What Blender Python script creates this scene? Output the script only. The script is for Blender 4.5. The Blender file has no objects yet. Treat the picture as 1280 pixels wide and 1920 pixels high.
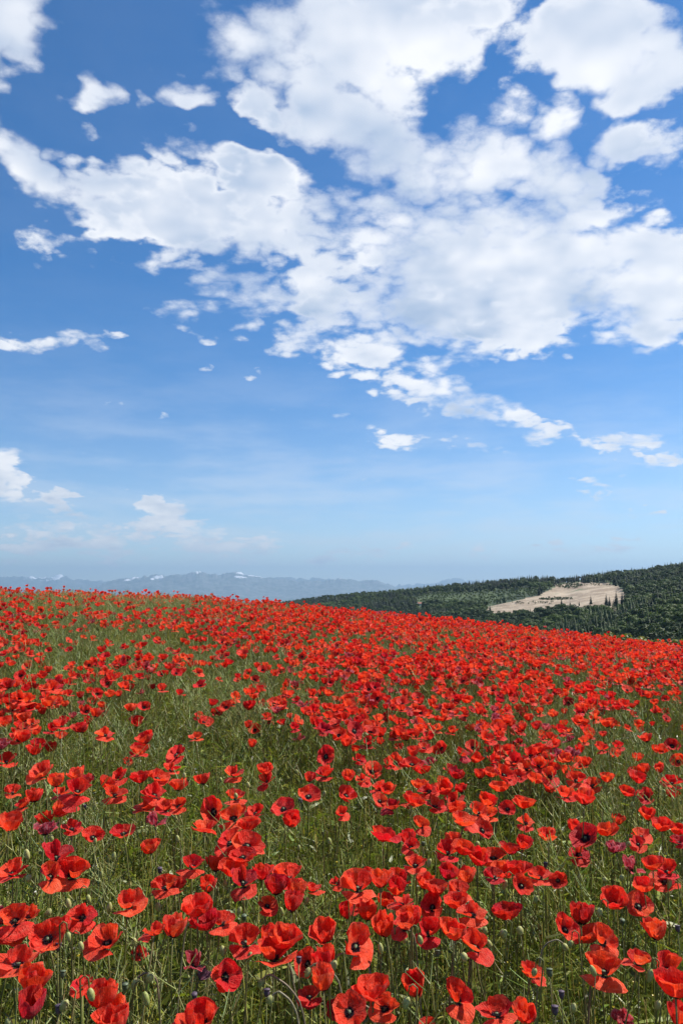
import bpy, math, random
import numpy as np
from mathutils import Matrix, Vector, Euler

random.seed(7)
RNG = np.random.default_rng(7)
SC = bpy.context.scene
COL = SC.collection
R = math.radians

# ------------------------------------------------------------------ camera
F = 1464.0                       # focal length in photo pixels (photo 1280 x 1920)
CAMZ = 1.40
PITCH = math.atan(140.0 / F)     # eye level at photo row 1100
cam_d = bpy.data.cameras.new('camera')
cam = bpy.data.objects.new('camera', cam_d)
COL.objects.link(cam)
cam_d.sensor_fit = 'VERTICAL'
cam_d.sensor_height = 36.0
cam_d.lens = F / 1920.0 * 36.0
cam_d.clip_start = 0.05
cam_d.clip_end = 400000
cam.location = (0, 0, CAMZ)
cam.rotation_euler = (math.pi / 2 + PITCH, 0, 0)
SC.camera = cam

# ------------------------------------------------------------------ light / exposure
SUN_AZ = R(68)      # clockwise from the viewing direction (+Y) towards +X
SUN_EL = R(50)
SKY_STRENGTH = 0.091
SUN_STRENGTH = 5.0
SC.view_settings.view_transform = 'Standard'
SC.view_settings.look = 'None'
SC.view_settings.gamma = 1.0
SC.view_settings.exposure = 0.68
SC.view_settings.use_curve_mapping = False
SC.render.engine = 'CYCLES'
cy = SC.cycles
cy.max_bounces = 6
cy.diffuse_bounces = 3
cy.glossy_bounces = 2
cy.transmission_bounces = 3
cy.volume_bounces = 1
cy.transparent_max_bounces = 4
cy.caustics_reflective = False
cy.caustics_refractive = False
cy.use_denoising = True
cy.sample_clamp_indirect = 6.0
cy.use_adaptive_sampling = True
cy.adaptive_threshold = 0.02

sl = bpy.data.lights.new('sun', 'SUN')
sl.energy = SUN_STRENGTH
sl.angle = R(0.53)
sl.color = (1.0, 0.955, 0.88)
sun = bpy.data.objects.new('sun', sl)
COL.objects.link(sun)
sd = Vector((math.sin(SUN_AZ) * math.cos(SUN_EL), math.cos(SUN_AZ) * math.cos(SUN_EL), math.sin(SUN_EL)))
sun.rotation_euler = sd.to_track_quat('Z', 'Y').to_euler()
sun.location = (20, 5, 30)


def px_dir(x, y):
    dx = (x - 640.0) / F
    dy = (960.0 - y) / F
    c, s = math.cos(PITCH), math.sin(PITCH)
    return Vector((dx, c - dy * s, s + dy * c))


def px_azel(x, y):
    d = px_dir(x, y)
    return math.atan2(d.x, d.y), math.atan2(d.z, math.hypot(d.x, d.y))


def project(x, y, z):
    """world -> photo pixels (numpy)"""
    c, s = math.cos(PITCH), math.sin(PITCH)
    zz = z - CAMZ
    depth = y * c + zz * s
    up = -y * s + zz * c
    return 640 + F * x / depth, 960 - F * up / depth


# ------------------------------------------------------------------ node helpers
class NT:
    def __init__(self, tree):
        self.t = tree

    def n(self, typ, props=None, **inp):
        nd = self.t.nodes.new(typ)
        for k, v in (props or {}).items():
            setattr(nd, k, v)
        for k, v in inp.items():
            key = int(k[1:]) if k[0] == 'i' and k[1:].isdigit() else k.replace('_', ' ')
            self.set(nd.inputs[key], v)
        return nd

    def set(self, sock, v):
        if isinstance(v, bpy.types.NodeSocket):
            self.t.links.new(v, sock)
        else:
            sock.default_value = v

    def m(self, op, a, b=0.0, c=0.0, clamp=False):
        nd = self.t.nodes.new('ShaderNodeMath')
        nd.operation = op
        nd.use_clamp = clamp
        for i, v in enumerate((a, b, c)):
            self.set(nd.inputs[i], v)
        return nd.outputs[0]

    def vm(self, op, a, b=None, scale=None):
        nd = self.t.nodes.new('ShaderNodeVectorMath')
        nd.operation = op
        self.set(nd.inputs[0], a)
        if b is not None:
            self.set(nd.inputs[1], b)
        if scale is not None:
            self.set(nd.inputs['Scale'], scale)
        return nd.outputs['Value'] if op in ('LENGTH', 'DOT_PRODUCT', 'DISTANCE') else nd.outputs[0]

    def ss(self, v, lo, hi, a=0.0, b=1.0, typ='SMOOTHSTEP'):
        nd = self.t.nodes.new('ShaderNodeMapRange')
        nd.interpolation_type = typ
        nd.clamp = True
        for k, x in zip(('Value', 'From Min', 'From Max', 'To Min', 'To Max'), (v, lo, hi, a, b)):
            self.set(nd.inputs[k], x)
        return nd.outputs[0]

    def mix(self, f, a, b, blend='MIX'):
        nd = self.t.nodes.new('ShaderNodeMix')
        nd.data_type = 'RGBA'
        nd.blend_type = blend
        nd.clamp_factor = True
        self.set(nd.inputs[0], f)
        self.set(nd.inputs[6], a)
        self.set(nd.inputs[7], b)
        return nd.outputs[2]

    def noise(self, vec, scale, detail=4.0, rough=0.55, dist=0.0, out=0, lac=2.0):
        nd = self.n('ShaderNodeTexNoise', {'noise_dimensions': '3D'}, Scale=scale, Detail=detail, Roughness=rough,
                    Distortion=dist, Lacunarity=lac)
        if vec is not None:
            self.set(nd.inputs['Vector'], vec)
        return nd.outputs[out]


def rgb(*c):
    return (c[0], c[1], c[2], 1.0)


# ------------------------------------------------------------------ world: sky with clouds
world = bpy.data.worlds.new('World')
SC.world = world
world.use_nodes = True
world.cycles.sampling_method = 'MANUAL'
world.cycles.sample_map_resolution = 512
wt = world.node_tree
wt.nodes.clear()
W = NT(wt)
sky = W.n('ShaderNodeTexSky', {'sky_type': 'NISHITA', 'sun_disc': False, 'sun_elevation': SUN_EL,
                               'sun_rotation': SUN_AZ, 'altitude': 1400.0, 'air_density': 1.0,
                               'dust_density': 0.15, 'ozone_density': 5.0})
tc = W.n('ShaderNodeTexCoord')
D = tc.outputs['Generated']
sep = W.n('ShaderNodeSeparateXYZ', Vector=D)
dx, dy, dz = sep.outputs
az = W.m('ARCTAN2', dx, dy)
el = W.m('ARCSINE', dz)
elc = W.m('MAXIMUM', el, 0.0)
# finer structure towards the horizon
k = W.m('DIVIDE', 1.0, W.m('ADD', elc, 0.32))
Q = W.vm('SCALE', D, scale=k)
warp = W.noise(Q, 6.5, 4.0, 0.6, out=1)
warpv = W.vm('SUBTRACT', warp, (0.5, 0.5, 0.5))
P0 = W.n('ShaderNodeCombineXYZ', X=az, Y=el, Z=0.0).outputs[0]
wsc = W.m('DIVIDE', 0.17, k)
wflat = W.vm('MULTIPLY', warpv, (1.0, 0.75, 0.0))
P = W.vm('ADD', P0, W.vm('SCALE', wflat, scale=wsc))

# banks of cloud (centre x, y, half width, half height, slope, weight), as seen from the field
BL = [
    (640, 70, 300, 170, 0, 1.0), (700, 225, 230, 130, -14, 1.0), (520, 60, 180, 130, 0, 1.0), (520, 200, 110, 40, -16, .75),
    (780, 320, 190, 110, -10, .95), (1090, 60, 210, 140, 0, 1.0), (1220, 140, 140, 100, 0, .95), (870, 20, 190, 60, 0, .8),
    (985, 140, 60, 50, 0, .6),
    (920, 265, 110, 130, 0, .95), (1035, 235, 62, 62, 0, .9), (1010, 320, 110, 80, -35, .9), (1085, 385, 150, 80, -30, .95),
    (190, 365, 110, 70, 0, .9), (330, 400, 190, 90, -12, .95), (330, 310, 90, 50, -15, .6), (440, 310, 170, 62, -14, .75),
    (560, 440, 260, 110, -6, .95), (800, 480, 300, 150, 0, 1.1), (1040, 500, 320, 170, -8, 1.1), (1220, 540, 190, 150, 0, 1.0),
    (600, 560, 330, 85, -6, .85), (930, 590, 400, 95, 0, 1.0), (430, 555, 150, 50, -6, .6), (700, 655, 250, 68, -10, .85),
    (810, 735, 150, 70, -6, .75), (890, 765, 190, 55, -18, .72), (990, 815, 60, 26, -25, .6), (1150, 828, 110, 42, 0, .7),
    (1245, 862, 90, 20, -6, .6), (770, 825, 90, 24, -4, .6), (890, 846, 110, 16, -2, .55), (330, 575, 60, 40, 0, .4),
    (20, 70, 110, 130, 0, 1.0), (10, 170, 34, 40, 0, .6), (175, 185, 56, 56, 0, .8), (330, 165, 82, 42, 0, .7), (240, 165, 38, 24, -30, .5),
    (35, 305, 110, 66, -35, .95), (110, 355, 70, 45, -20, .6), (60, 430, 110, 36, 0, .38), (60, 630, 190, 28, -2, .6),
    (398, 622, 44, 18, 6, .5), (165, 256, 50, 18, 0, .4), (112, 283, 26, 16, 0, .35), (252, 118, 22, 18, 0, .4),
    (1195, 275, 115, 62, -10, .75), (300, 490, 190, 50, 4, .42), (5, 885, 50, 66, 0, .95), (5, 928, 84, 32, 0, .8),
    (105, 938, 84, 34, 0, .85), (308, 955, 66, 36, -8, .95), (110, 1005, 190, 62, 0, .75), (345, 1008, 136, 56, -8, .8),
    (445, 1026, 130, 36, 0, .75), (205, 1020, 80, 46, 0, .65), (480, 700, 40, 16, 0, .5), (650, 775, 50, 16, 0, .5), (1110, 925, 84, 20, -16, .46),
    (640, 1040, 260, 32, 0, .5), (1195, 965, 64, 20, 0, .46), (1040, 910, 34, 18, 0, .5), (900, 1040, 240, 28, 0, .48), (200, 1055, 300, 30, 0, .5), (1150, 1010, 160, 20, 0, .42),
]
field = 0.0
PR = {}
for deg in (0, -8, -16, -32):
    c_, s_ = math.cos(R(deg)), math.sin(R(deg))
    PR[deg] = P if deg == 0 else W.n('ShaderNodeCombineXYZ', X=W.vm('DOT_PRODUCT', P, (c_, s_, 0)), Y=W.vm('DOT_PRODUCT', P, (-s_, c_, 0)), Z=0.0).outputs[0]
for (bx_, by_, rx, ry, sl_, wgt) in BL:
    a0, e0 = px_azel(bx_, by_)
    a1, _ = px_azel(bx_ + rx, by_)
    _, e1 = px_azel(bx_, by_ - ry)
    deg = min(PR, key=lambda q: abs(q - sl_))
    c_, s_ = math.cos(R(deg)), math.sin(R(deg))
    cu, cv_ = a0 * c_ + e0 * s_, -a0 * s_ + e0 * c_
    su, sv_ = 1 / (abs(a1 - a0) * 1.10), 1 / (abs(e1 - e0) * 1.10)
    nd = W.n('ShaderNodeVectorMath', {'operation': 'MULTIPLY_ADD'})
    W.set(nd.inputs[0], PR[deg])
    nd.inputs[1].default_value = (su, sv_, 0)
    nd.inputs[2].default_value = (-cu * su, -cv_ * sv_, 0)
    d2 = W.vm('DOT_PRODUCT', nd.outputs[0], nd.outputs[0])
    field = W.m('MAXIMUM', field, W.m('MULTIPLY_ADD', d2, -wgt, wgt))
# elsewhere in the sky: the same broken cloud, wherever the large noise puts it
big = W.noise(W.vm('MULTIPLY', Q, (1, 1, 1.6)), 1.6, 3.0, 0.5)
fout = W.ss(big, 0.46, 0.68, 0.0, 1.0)
mo = W.m('MAXIMUM', W.ss(W.m('ABSOLUTE', az), 0.46, 0.62), W.ss(el, 0.66, 0.80))
field = W.m('ADD', W.m('MULTIPLY', field, W.m('SUBTRACT', 1.0, mo)), W.m('MULTIPLY', fout, mo))


def ridged(vec, scale, detail):
    nd = W.n('ShaderNodeTexNoise', {'noise_dimensions': '3D', 'noise_type': 'FBM', 'normalize': True}, Vector=vec, Scale=scale, Detail=detail,
             Roughness=0.5)
    return nd.outputs[0]


# puffs: folded noise gives rounded heads with creases between
Qs = W.vm('MULTIPLY', Q, (1, 1, 1.25))
n_a = W.noise(Qs, 6.0, 11.0, 0.67, 0.0)
n_s = W.noise(Qs, 5.0, 3.0, 0.55, 0.0)
n_p = W.noise(Qs, 9.0, 1.0, 0.5, 0.0)
n_q = W.noise(Qs, 21.0, 1.0, 0.5, 0.0)
puff = W.m('ADD', W.m('MULTIPLY', W.m('ABSOLUTE', W.m('SUBTRACT', n_p, 0.5)), 0.9), W.m('MULTIPLY', W.m('ABSOLUTE', W.m('SUBTRACT', n_q, 0.5)), 0.7))
n0 = W.m('ADD', W.m('MULTIPLY', W.m('SUBTRACT', n_a, 0.5), 1.3), W.m('SUBTRACT', puff, 0.20))
offs = (sd.x * 0.040, 0.0, 0.044)
n1 = W.noise(W.vm('ADD', Qs, offs), 5.0, 3.0, 0.55, 0.0)
dens = W.m('ADD', W.m('SUBTRACT', field, 0.335), W.m('MULTIPLY', n0, 1.55))
softn = W.noise(Q, 4.0, 2.0, 0.5)
soft = W.ss(softn, 0.36, 0.64, 0.20, 0.66)
alpha = W.ss(dens, -0.10, soft)
# a thin veil low down
veiln = W.noise(W.vm('MULTIPLY', Q, (1, 1, 6)), 3.0, 5.0, 0.6)
veil = W.m('MULTIPLY', W.ss(veiln, 0.36, 0.70), W.ss(el, 0.02, 0.34, 0.42, 0.03))
alpha = W.m('MAXIMUM', alpha, veil)
lit = W.m('MULTIPLY', W.m('SUBTRACT', n_s, n1), 2.4)  # sunward sides brightened, far sides dimmed: cloud shading put into the colour
greyn = W.noise(Q, 3.1, 2.0, 0.5)
thick = W.m('MULTIPLY', W.ss(dens, 0.10, 0.55), W.ss(greyn, 0.38, 0.60))
br = W.m('ADD', W.m('SUBTRACT', 0.80, W.m('MULTIPLY', thick, W.ss(el, 0.05, 0.25, 0.05, 0.50))), lit)
br = W.m('ADD', br, W.m('MULTIPLY', n0, 0.22))
thin = W.ss(dens, 0.0, 0.40)
br = W.m('ADD', W.m('MULTIPLY', br, thin), W.m('MULTIPLY', 0.74, W.m('SUBTRACT', 1.0, thin)))
br = W.m('MINIMUM', W.m('MAXIMUM', br, 0.0), 1.0)
ccol = W.mix(br, rgb(0.42, 0.53, 0.71), rgb(0.96, 0.97, 1.0))
skyc = W.n('ShaderNodeHueSaturation', Color=sky.outputs[0], Saturation=W.ss(el, 0.0, 0.35, 1.0, 1.24)).outputs[0]
bg1 = W.n('ShaderNodeBackground', Color=skyc, Strength=SKY_STRENGTH)
ccol = W.mix(1.0, ccol, W.ss(el, 0.0, 0.16, 0.86, 1.0), 'MULTIPLY')
bg2 = W.n('ShaderNodeBackground', Color=ccol, Strength=0.68)
mxs = W.n('ShaderNodeMixShader', i0=W.m('MULTIPLY', alpha, 0.97), i1=bg1.outputs[0], i2=bg2.outputs[0])
wo = W.n('ShaderNodeOutputWorld', Surface=mxs.outputs[0])


# ------------------------------------------------------------------ materials
def new_mat(name):
    m = bpy.data.materials.new(name)
    m.use_nodes = True
    m.node_tree.nodes.clear()
    t = NT(m.node_tree)
    return m, t


def finish(t, shader, disp=None):
    o = t.n('ShaderNodeOutputMaterial', Surface=shader)
    return o


def leafy(name, col_fn, trans=0.35, rough=0.5, spec=0.35, tcol=1.4):
    m, t = new_mat(name)
    c = col_fn(t)
    p = t.n('ShaderNodeBsdfPrincipled', Base_Color=c, Roughness=rough)
    p.inputs['Specular IOR Level'].default_value = spec
    tr = t.n('ShaderNodeBsdfTranslucent', Color=t.mix(1.0, c, rgb(tcol, tcol, tcol * 0.7), 'MULTIPLY'))
    mx = t.n('ShaderNodeMixShader', i0=trans, i1=p.outputs[0], i2=tr.outputs[0])
    finish(t, mx.outputs[0])
    return m


def petal_mat(name, base, edge, dark, blotch=0.23):
    m, t = new_mat(name)
    uv = t.n('ShaderNodeUVMap', {'uv_map': 'UVMap'}).outputs[0]
    s = t.n('ShaderNodeSeparateXYZ', Vector=uv)
    rnd = t.n('ShaderNodeObjectInfo').outputs['Random']
    v4 = t.n('ShaderNodeCombineXYZ', X=t.m('MULTIPLY', s.outputs[0], 26.0), Y=t.m('MULTIPLY', s.outputs[1], 2.2),
             Z=t.m('MULTIPLY', rnd, 60.0)).outputs[0]
    vein = t.noise(v4, 1.0, 4.0, 0.6)
    v5 = t.n('ShaderNodeCombineXYZ', X=t.m('MULTIPLY', s.outputs[0], 5.0), Y=t.m('MULTIPLY', s.outputs[1], 4.0),
             Z=t.m('MULTIPLY', rnd, 31.0)).outputs[0]
    mott = t.noise(v5, 1.0, 3.0, 0.6)
    c = t.mix(t.ss(vein, 0.36, 0.66), base, dark)
    c = t.mix(t.m('MULTIPLY', t.ss(mott, 0.42, 0.75), 0.75), c, edge)  # paler mottling, made strong to put highlights into the petal colour
    c = t.mix(t.m('MULTIPLY', t.ss(s.outputs[1], 0.90, 1.0), 0.35), c, edge)
    hsv = t.n('ShaderNodeHueSaturation', Color=c, Hue=t.m('ADD', 0.4965, t.m('MULTIPLY', rnd, 0.011)),
              Value=t.m('ADD', 0.90, t.m('MULTIPLY', rnd, 0.20)))
    c = hsv.outputs[0]
    blo = t.m('ADD', s.outputs[1], t.m('MULTIPLY', t.m('SUBTRACT', mott, 0.5), 0.16))
    c = t.mix(t.ss(blo, blotch - 0.06, blotch + 0.05, 1.0, 0.0), c, rgb(0.012, 0.003, 0.01))
    bump = t.n('ShaderNodeBump', Strength=0.9, Distance=0.006, Height=t.m('ADD', vein, mott))
    p = t.n('ShaderNodeBsdfPrincipled', Base_Color=c, Roughness=0.48, Normal=bump.outputs[0])
    p.inputs['Specular IOR Level'].default_value = 0.22
    p.inputs['Sheen Weight'].default_value = 0.12
    p.inputs['Sheen Tint'].default_value = (1, 0.75, 0.75, 1)
    tr = t.n('ShaderNodeBsdfTranslucent', Color=c, Normal=bump.outputs[0])
    mx = t.n('ShaderNodeMixShader', i0=0.46, i1=p.outputs[0], i2=tr.outputs[0])
    finish(t, mx.outputs[0])
    return m


PM = {
    'scarlet': petal_mat('petal_scarlet', rgb(.90, .026, .013), rgb(.94, .11, .07), rgb(.78, .013, .008)),
    'orange-red': petal_mat('petal_orange_red', rgb(.93, .055, .018), rgb(.95, .16, .09), rgb(.85, .032, .010)),
    'crimson': petal_mat('petal_crimson', rgb(.70, .010, .014), rgb(.80, .06, .06), rgb(.50, .006, .010), .28),
    'pinkish': petal_mat('petal_fading', rgb(.60, .05, .07), rgb(.72, .28, .30), rgb(.40, .012, .03), .2),
    'purple': petal_mat('petal_dry', rgb(.28, .10, .16), rgb(.45, .28, .34), rgb(.12, .03, .06), .1),
}


def attr_col(mul=(1, 1, 1), inst=False):
    def fn(t):
        a = t.n('ShaderNodeAttribute', {'attribute_name': 'col'}).outputs['Color']
        r = t.n('ShaderNodeObjectInfo').outputs['Random']
        f = t.m('ADD', 0.8, t.m('MULTIPLY', r, 0.4))
        c = t.n('ShaderNodeCombineXYZ', X=t.m('MULTIPLY', f, mul[0]), Y=t.m('MULTIPLY', f, mul[1]), Z=t.m('MULTIPLY', f, mul[2])).outputs[0]
        return t.mix(1.0, a, c, 'MULTIPLY')
    return fn


M_veg = leafy('field_greens', attr_col(), trans=0.33, rough=0.42, spec=0.45)


def stem_col(t):
    tc_ = t.n('ShaderNodeTexCoord').outputs['Object']
    n_ = t.noise(tc_, 30.0, 3.0, 0.6)
    r = t.n('ShaderNodeObjectInfo').outputs['Random']
    a = t.mix(r, rgb(.10, .135, .028), rgb(.16, .115, .05))
    return t.mix(t.ss(n_, .35, .7), a, rgb(.20, .21, .075))


M_stem = leafy('poppy_stem', stem_col, trans=0.12, rough=0.5, spec=0.3)


def bud_col(t):
    tc_ = t.n('ShaderNodeTexCoord').outputs['Object']
    n_ = t.noise(tc_, 120.0, 3.0, 0.6)
    r = t.n('ShaderNodeObjectInfo').outputs['Random']
    a = t.mix(r, rgb(.24, .28, .07), rgb(.38, .35, .12))
    return t.mix(t.ss(n_, .4, .75), a, rgb(.44, .43, .22))


M_bud = leafy('bud_sepal', bud_col, trans=0.1, rough=0.55, spec=0.25)


def plain(name, col, rough=0.6, noise_amt=0.3, scale=80.0, spec=0.3):
    m, t = new_mat(name)
    tc_ = t.n('ShaderNodeTexCoord').outputs['Object']
    n_ = t.noise(tc_, scale, 4.0, 0.6)
    lo = rgb(*[c * (1 - noise_amt) for c in col])
    hi = rgb(*[min(1, c * (1 + noise_amt)) for c in col])
    c = t.mix(t.ss(n_, .3, .7), lo, hi)
    p = t.n('ShaderNodeBsdfPrincipled', Base_Color=c, Roughness=rough)
    p.inputs['Specular IOR Level'].default_value = spec
    finish(t, p.outputs[0])
    return m


M_caps = plain('capsule_green', (.10, .13, .07), .5)
M_dark = plain('stamen_dark', (.018, .010, .022), .6)
M_seed = plain('seed_head_dry', (.085, .06, .085), .6)


# ------------------------------------------------------------------ mesh helpers
def mesh_np(name, verts, faces, mat=None, smooth=False, col=None, uv=None, mats=None, mi=None):
    """verts (n,3), faces list/array of quads or tris"""
    me = bpy.data.meshes.new(name)
    if isinstance(faces, np.ndarray):
        k_ = faces.shape[1]
        nf = len(faces)
        me.vertices.add(len(verts))
        me.vertices.foreach_set('co', np.asarray(verts, np.float32).ravel())
        me.loops.add(nf * k_)
        me.loops.foreach_set('vertex_index', faces.astype(np.int32).ravel())
        me.polygons.add(nf)
        me.polygons.foreach_set('loop_start', np.arange(0, nf * k_, k_, dtype=np.int32))
        me.polygons.foreach_set('loop_total', np.full(nf, k_, np.int32))
    else:
        me.from_pydata([tuple(v) for v in verts], [], faces)
    me.update(calc_edges=True)
    if smooth:
        me.polygons.foreach_set('use_smooth', np.ones(len(me.polygons), bool))
    if col is not None:
        a = me.color_attributes.new('col', 'FLOAT_COLOR', 'POINT')
        c4 = np.ones((len(verts), 4), np.float32)
        c4[:, :3] = col
        a.data.foreach_set('color', c4.ravel())
    if uv is not None:
        ul = me.uv_layers.new(name='UVMap')
        li = np.empty(len(me.loops), np.int32)
        me.loops.foreach_get('vertex_index', li)
        ul.data.foreach_set('uv', np.asarray(uv, np.float32)[li].ravel())
    for m_ in (mats or ([mat] if mat else [])):
        me.materials.append(m_)
    if mi is not None:
        me.polygons.foreach_set('material_index', np.asarray(mi, np.int32))
    me.update()
    return me


def obj(name, me, parent=None, mw=None):
    o = bpy.data.objects.new(name, me)
    COL.objects.link(o)
    if parent is not None:
        o.parent = parent
    if mw is not None:
        o.matrix_local = mw
    return o


def thing(name, label, cat, loc=(0, 0, 0), group=None):
    o = bpy.data.objects.new(name, None)
    o.empty_display_size = 0.05
    COL.objects.link(o)
    o.location = loc
    o['label'] = label
    o['category'] = cat
    if group:
        o['group'] = group
    return o


def tag(o, label, cat, group=None):
    o['label'] = label
    o['category'] = cat
    if group:
        o['group'] = group
    return o


def grid_faces(nu, nv):
    i = np.arange(nu - 1)[:, None]
    j = np.arange(nv - 1)[None, :]
    a = (i * nv + j).ravel()
    return np.stack([a, a + 1, a + nv + 1, a + nv], 1)


def smoothstep(a, b, x):
    t = np.clip((x - a) / (b - a), 0, 1)
    return t * t * (3 - 2 * t)


class VNoise:
    """small value noise on a lattice, for laying things out"""
    def __init__(self, seed):
        self.g = np.random.default_rng(seed).random((256, 256))

    def __call__(self, x, y, oct_=3, rough=0.5):
        x = np.asarray(x, float)
        y = np.asarray(y, float)
        tot, amp, nrm = 0.0, 1.0, 0.0
        for o in range(oct_):
            xi = np.floor(x).astype(int)
            yi = np.floor(y).astype(int)
            fx = x - xi
            fy = y - yi
            fx = fx * fx * (3 - 2 * fx)
            fy = fy * fy * (3 - 2 * fy)
            g = self.g
            a = g[xi % 256, yi % 256]
            b = g[(xi + 1) % 256, yi % 256]
            c = g[xi % 256, (yi + 1) % 256]
            d = g[(xi + 1) % 256, (yi + 1) % 256]
            tot = tot + amp * ((a * (1 - fx) + b * fx) * (1 - fy) + (c * (1 - fx) + d * fx) * fy)
            nrm += amp
            amp *= rough
            x = x * 2.03 + 17.3
            y = y * 2.03 + 9.1
        return tot / nrm


VN = VNoise(3)
VN2 = VNoise(11)


# ------------------------------------------------------------------ ground
def gz(x, y):
    x = np.asarray(x, float)
    y = np.asarray(y, float)
    xq = np.clip(x, -16, 16)
    lat = -0.064 * x - 0.0026 * xq * xq
    lat = np.where(np.abs(x) > 40, -0.064 * np.sign(x) * 40 - 0.0026 * 256, lat)
    rise = 0.36 * smoothstep(2.5, 14.5, y) - 0.030 * np.clip(x + 3.5, 0, 30) * smoothstep(4, 14, y)
    bump = 0.10 * (VN(x * 0.45 + 40, y * 0.45 + 40, 2) - 0.5) * smoothstep(3, 9, y)
    yy = np.maximum(y - 15.5, 0)
    drop = np.where(yy < 12, 0.009 * yy * yy, 0.009 * 144 + 0.216 * (yy - 12))
    back = np.maximum(-y - 10, 0) * 0.03
    r = np.hypot(x, y)
    near = lat + rise + bump - drop - back
    w = smoothstep(120, 420, r)
    floor_ = -92.0 - 560.0 * smoothstep(3500, 16000, r)
    return np.maximum(near, -92) * (1 - w) + floor_ * w


rad = np.concatenate([np.linspace(0.0, 24, 61)[1:], np.geomspace(26, 68000, 70)])
seg = 192
th = np.linspace(0, 2 * np.pi, seg, endpoint=False)
X = rad[:, None] * np.sin(th)[None]
Y = rad[:, None] * np.cos(th)[None]
Z = gz(X, Y)
V = np.stack([X, Y, Z], -1).reshape(-1, 3)
V = np.vstack([[0, 0, float(gz(0.0, 0.0))], V])
fc = []
for i in range(len(rad) - 1):
    b0 = 1 + i * seg
    j = np.arange(seg)
    fc.append(np.stack([b0 + j, b0 + seg + j, b0 + seg + (j + 1) % seg, b0 + (j + 1) % seg], 1))
fc = np.vstack(fc)
tri0 = [(0, 1 + j, 1 + (j + 1) % seg) for j in range(seg)]
m, t = new_mat('soil_and_meadow')
g = t.n('ShaderNodeNewGeometry').outputs['Position']
dist = t.vm('LENGTH', g)
n1_ = t.noise(g, 9.0, 6.0, 0.65)
soil = t.mix(t.ss(n1_, .35, .7), rgb(.030, .034, .012), rgb(.085, .075, .034))
n2_ = t.noise(g, 0.0012, 5.0, 0.6)
mead = t.mix(t.ss(n2_, .4, .62), rgb(.045, .075, .02), rgb(.10, .12, .045))
gc = t.mix(t.ss(dist, 20, 60), soil, mead)
p_ = t.n('ShaderNodeBsdfPrincipled', Base_Color=gc, Roughness=0.9,
         Normal=t.n('ShaderNodeBump', Strength=0.6, Distance=0.03, Height=n1_).outputs[0])
finish(t, p_.outputs[0])
me = bpy.data.meshes.new('ground')
me.from_pydata(V.tolist(), [], tri0 + fc.tolist())
me.polygons.foreach_set('use_smooth', np.ones(len(me.polygons), bool))
me.materials.append(m)
ground = obj('ground', me)
ground['kind'] = 'structure'

# ------------------------------------------------------------------ wooded hill across the valley
def px_to_ae(px, py):
    d = px_dir(px, py)
    return d.x / d.y, d.z / d.y


RIDGE = [(300, 1142), (420, 1136), (530, 1128), (600, 1117), (680, 1109), (740, 1105), (800, 1098), (860, 1092), (920, 1087), (980, 1081), (1030, 1080),
         (1060, 1083), (1085, 1078), (1150, 1070), (1200, 1066), (1240, 1059), (1280, 1054), (1400, 1040), (1600, 1030)]
YR = [(300, 2900), (530, 2600), (740, 2350), (1000, 1950), (1280, 1700), (1600, 1500)]
YB = [(300, 2300), (530, 2000), (740, 1500), (1000, 950), (1280, 520), (1600, 420)]
ZB = [(300, -88), (530, -86), (740, -76), (1000, -62), (1280, -47), (1600, -44)]
r_a = np.array([px_to_ae(*p)[0] for p in RIDGE])
r_e = np.array([px_to_ae(*p)[1] for p in RIDGE])
TREE_H = 21.0


def tab(tb, a):
    aa = [px_to_ae(p[0], 1120)[0] for p in tb]
    return np.interp(a, aa, [p[1] for p in tb])


def hill_z(x, y):
    a = x / y
    yr = tab(YR, a)
    yb = tab(YB, a)
    zb = tab(ZB, a)
    zr = CAMZ + np.interp(a, r_a, r_e) * yr - TREE_H * 0.55
    tt = (y - yb) / (yr - yb)
    z = np.where(tt < 0, zb + (np.abs(zr - zb) + 25) * tt * 1.2, zb + (zr - zb) * np.clip(tt, 0, 1) ** 0.95)
    bump = (VN(x / 170 + 5, y / 170, 3) - 0.5) * 17 * np.sin(np.clip(tt, 0, 1) * np.pi)
    over = np.maximum(y - yr, 0)
    return z + bump - over * 0.10 - 0.0002 * over ** 2


aa = np.linspace(px_to_ae(250, 1100)[0], px_to_ae(1640, 1100)[0], 220)
yy = np.concatenate([np.linspace(330, 2900, 150), np.linspace(2960, 3600, 10)])
AA, YY = np.meshgrid(aa, yy, indexing='ij')
HX = AA * YY
HZ = hill_z(HX, YY)
HPX, HPY = project(HX, YY, HZ)
QUARRY = np.array([(900, 1144), (918, 1136), (960, 1128), (1012, 1117), (1040, 1097), (1062, 1093), (1100, 1092), (1140, 1092), (1165, 1102), (1182, 1117),
                   (1180, 1150), (1120, 1146), (1060, 1140), (1030, 1140), (985, 1150), (940, 1152)], float)
MEADOW = np.array([(760, 1120), (800, 1110), (900, 1106), (985, 1100), (1020, 1104), (1000, 1118), (930, 1128), (880, 1134), (800, 1130)], float)


def inpoly(px, py, poly):
    px = np.asarray(px)
    py = np.asarray(py)
    r_ = np.zeros(px.shape, bool)
    n = len(poly)
    for i in range(n):
        x1, y1 = poly[i]
        x2, y2 = poly[(i + 1) % n]
        c = ((y1 > py) != (y2 > py)) & (px < (x2 - x1) * (py - y1) / (y2 - y1 + 1e-9) + x1)
        r_ ^= c
    return r_


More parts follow.
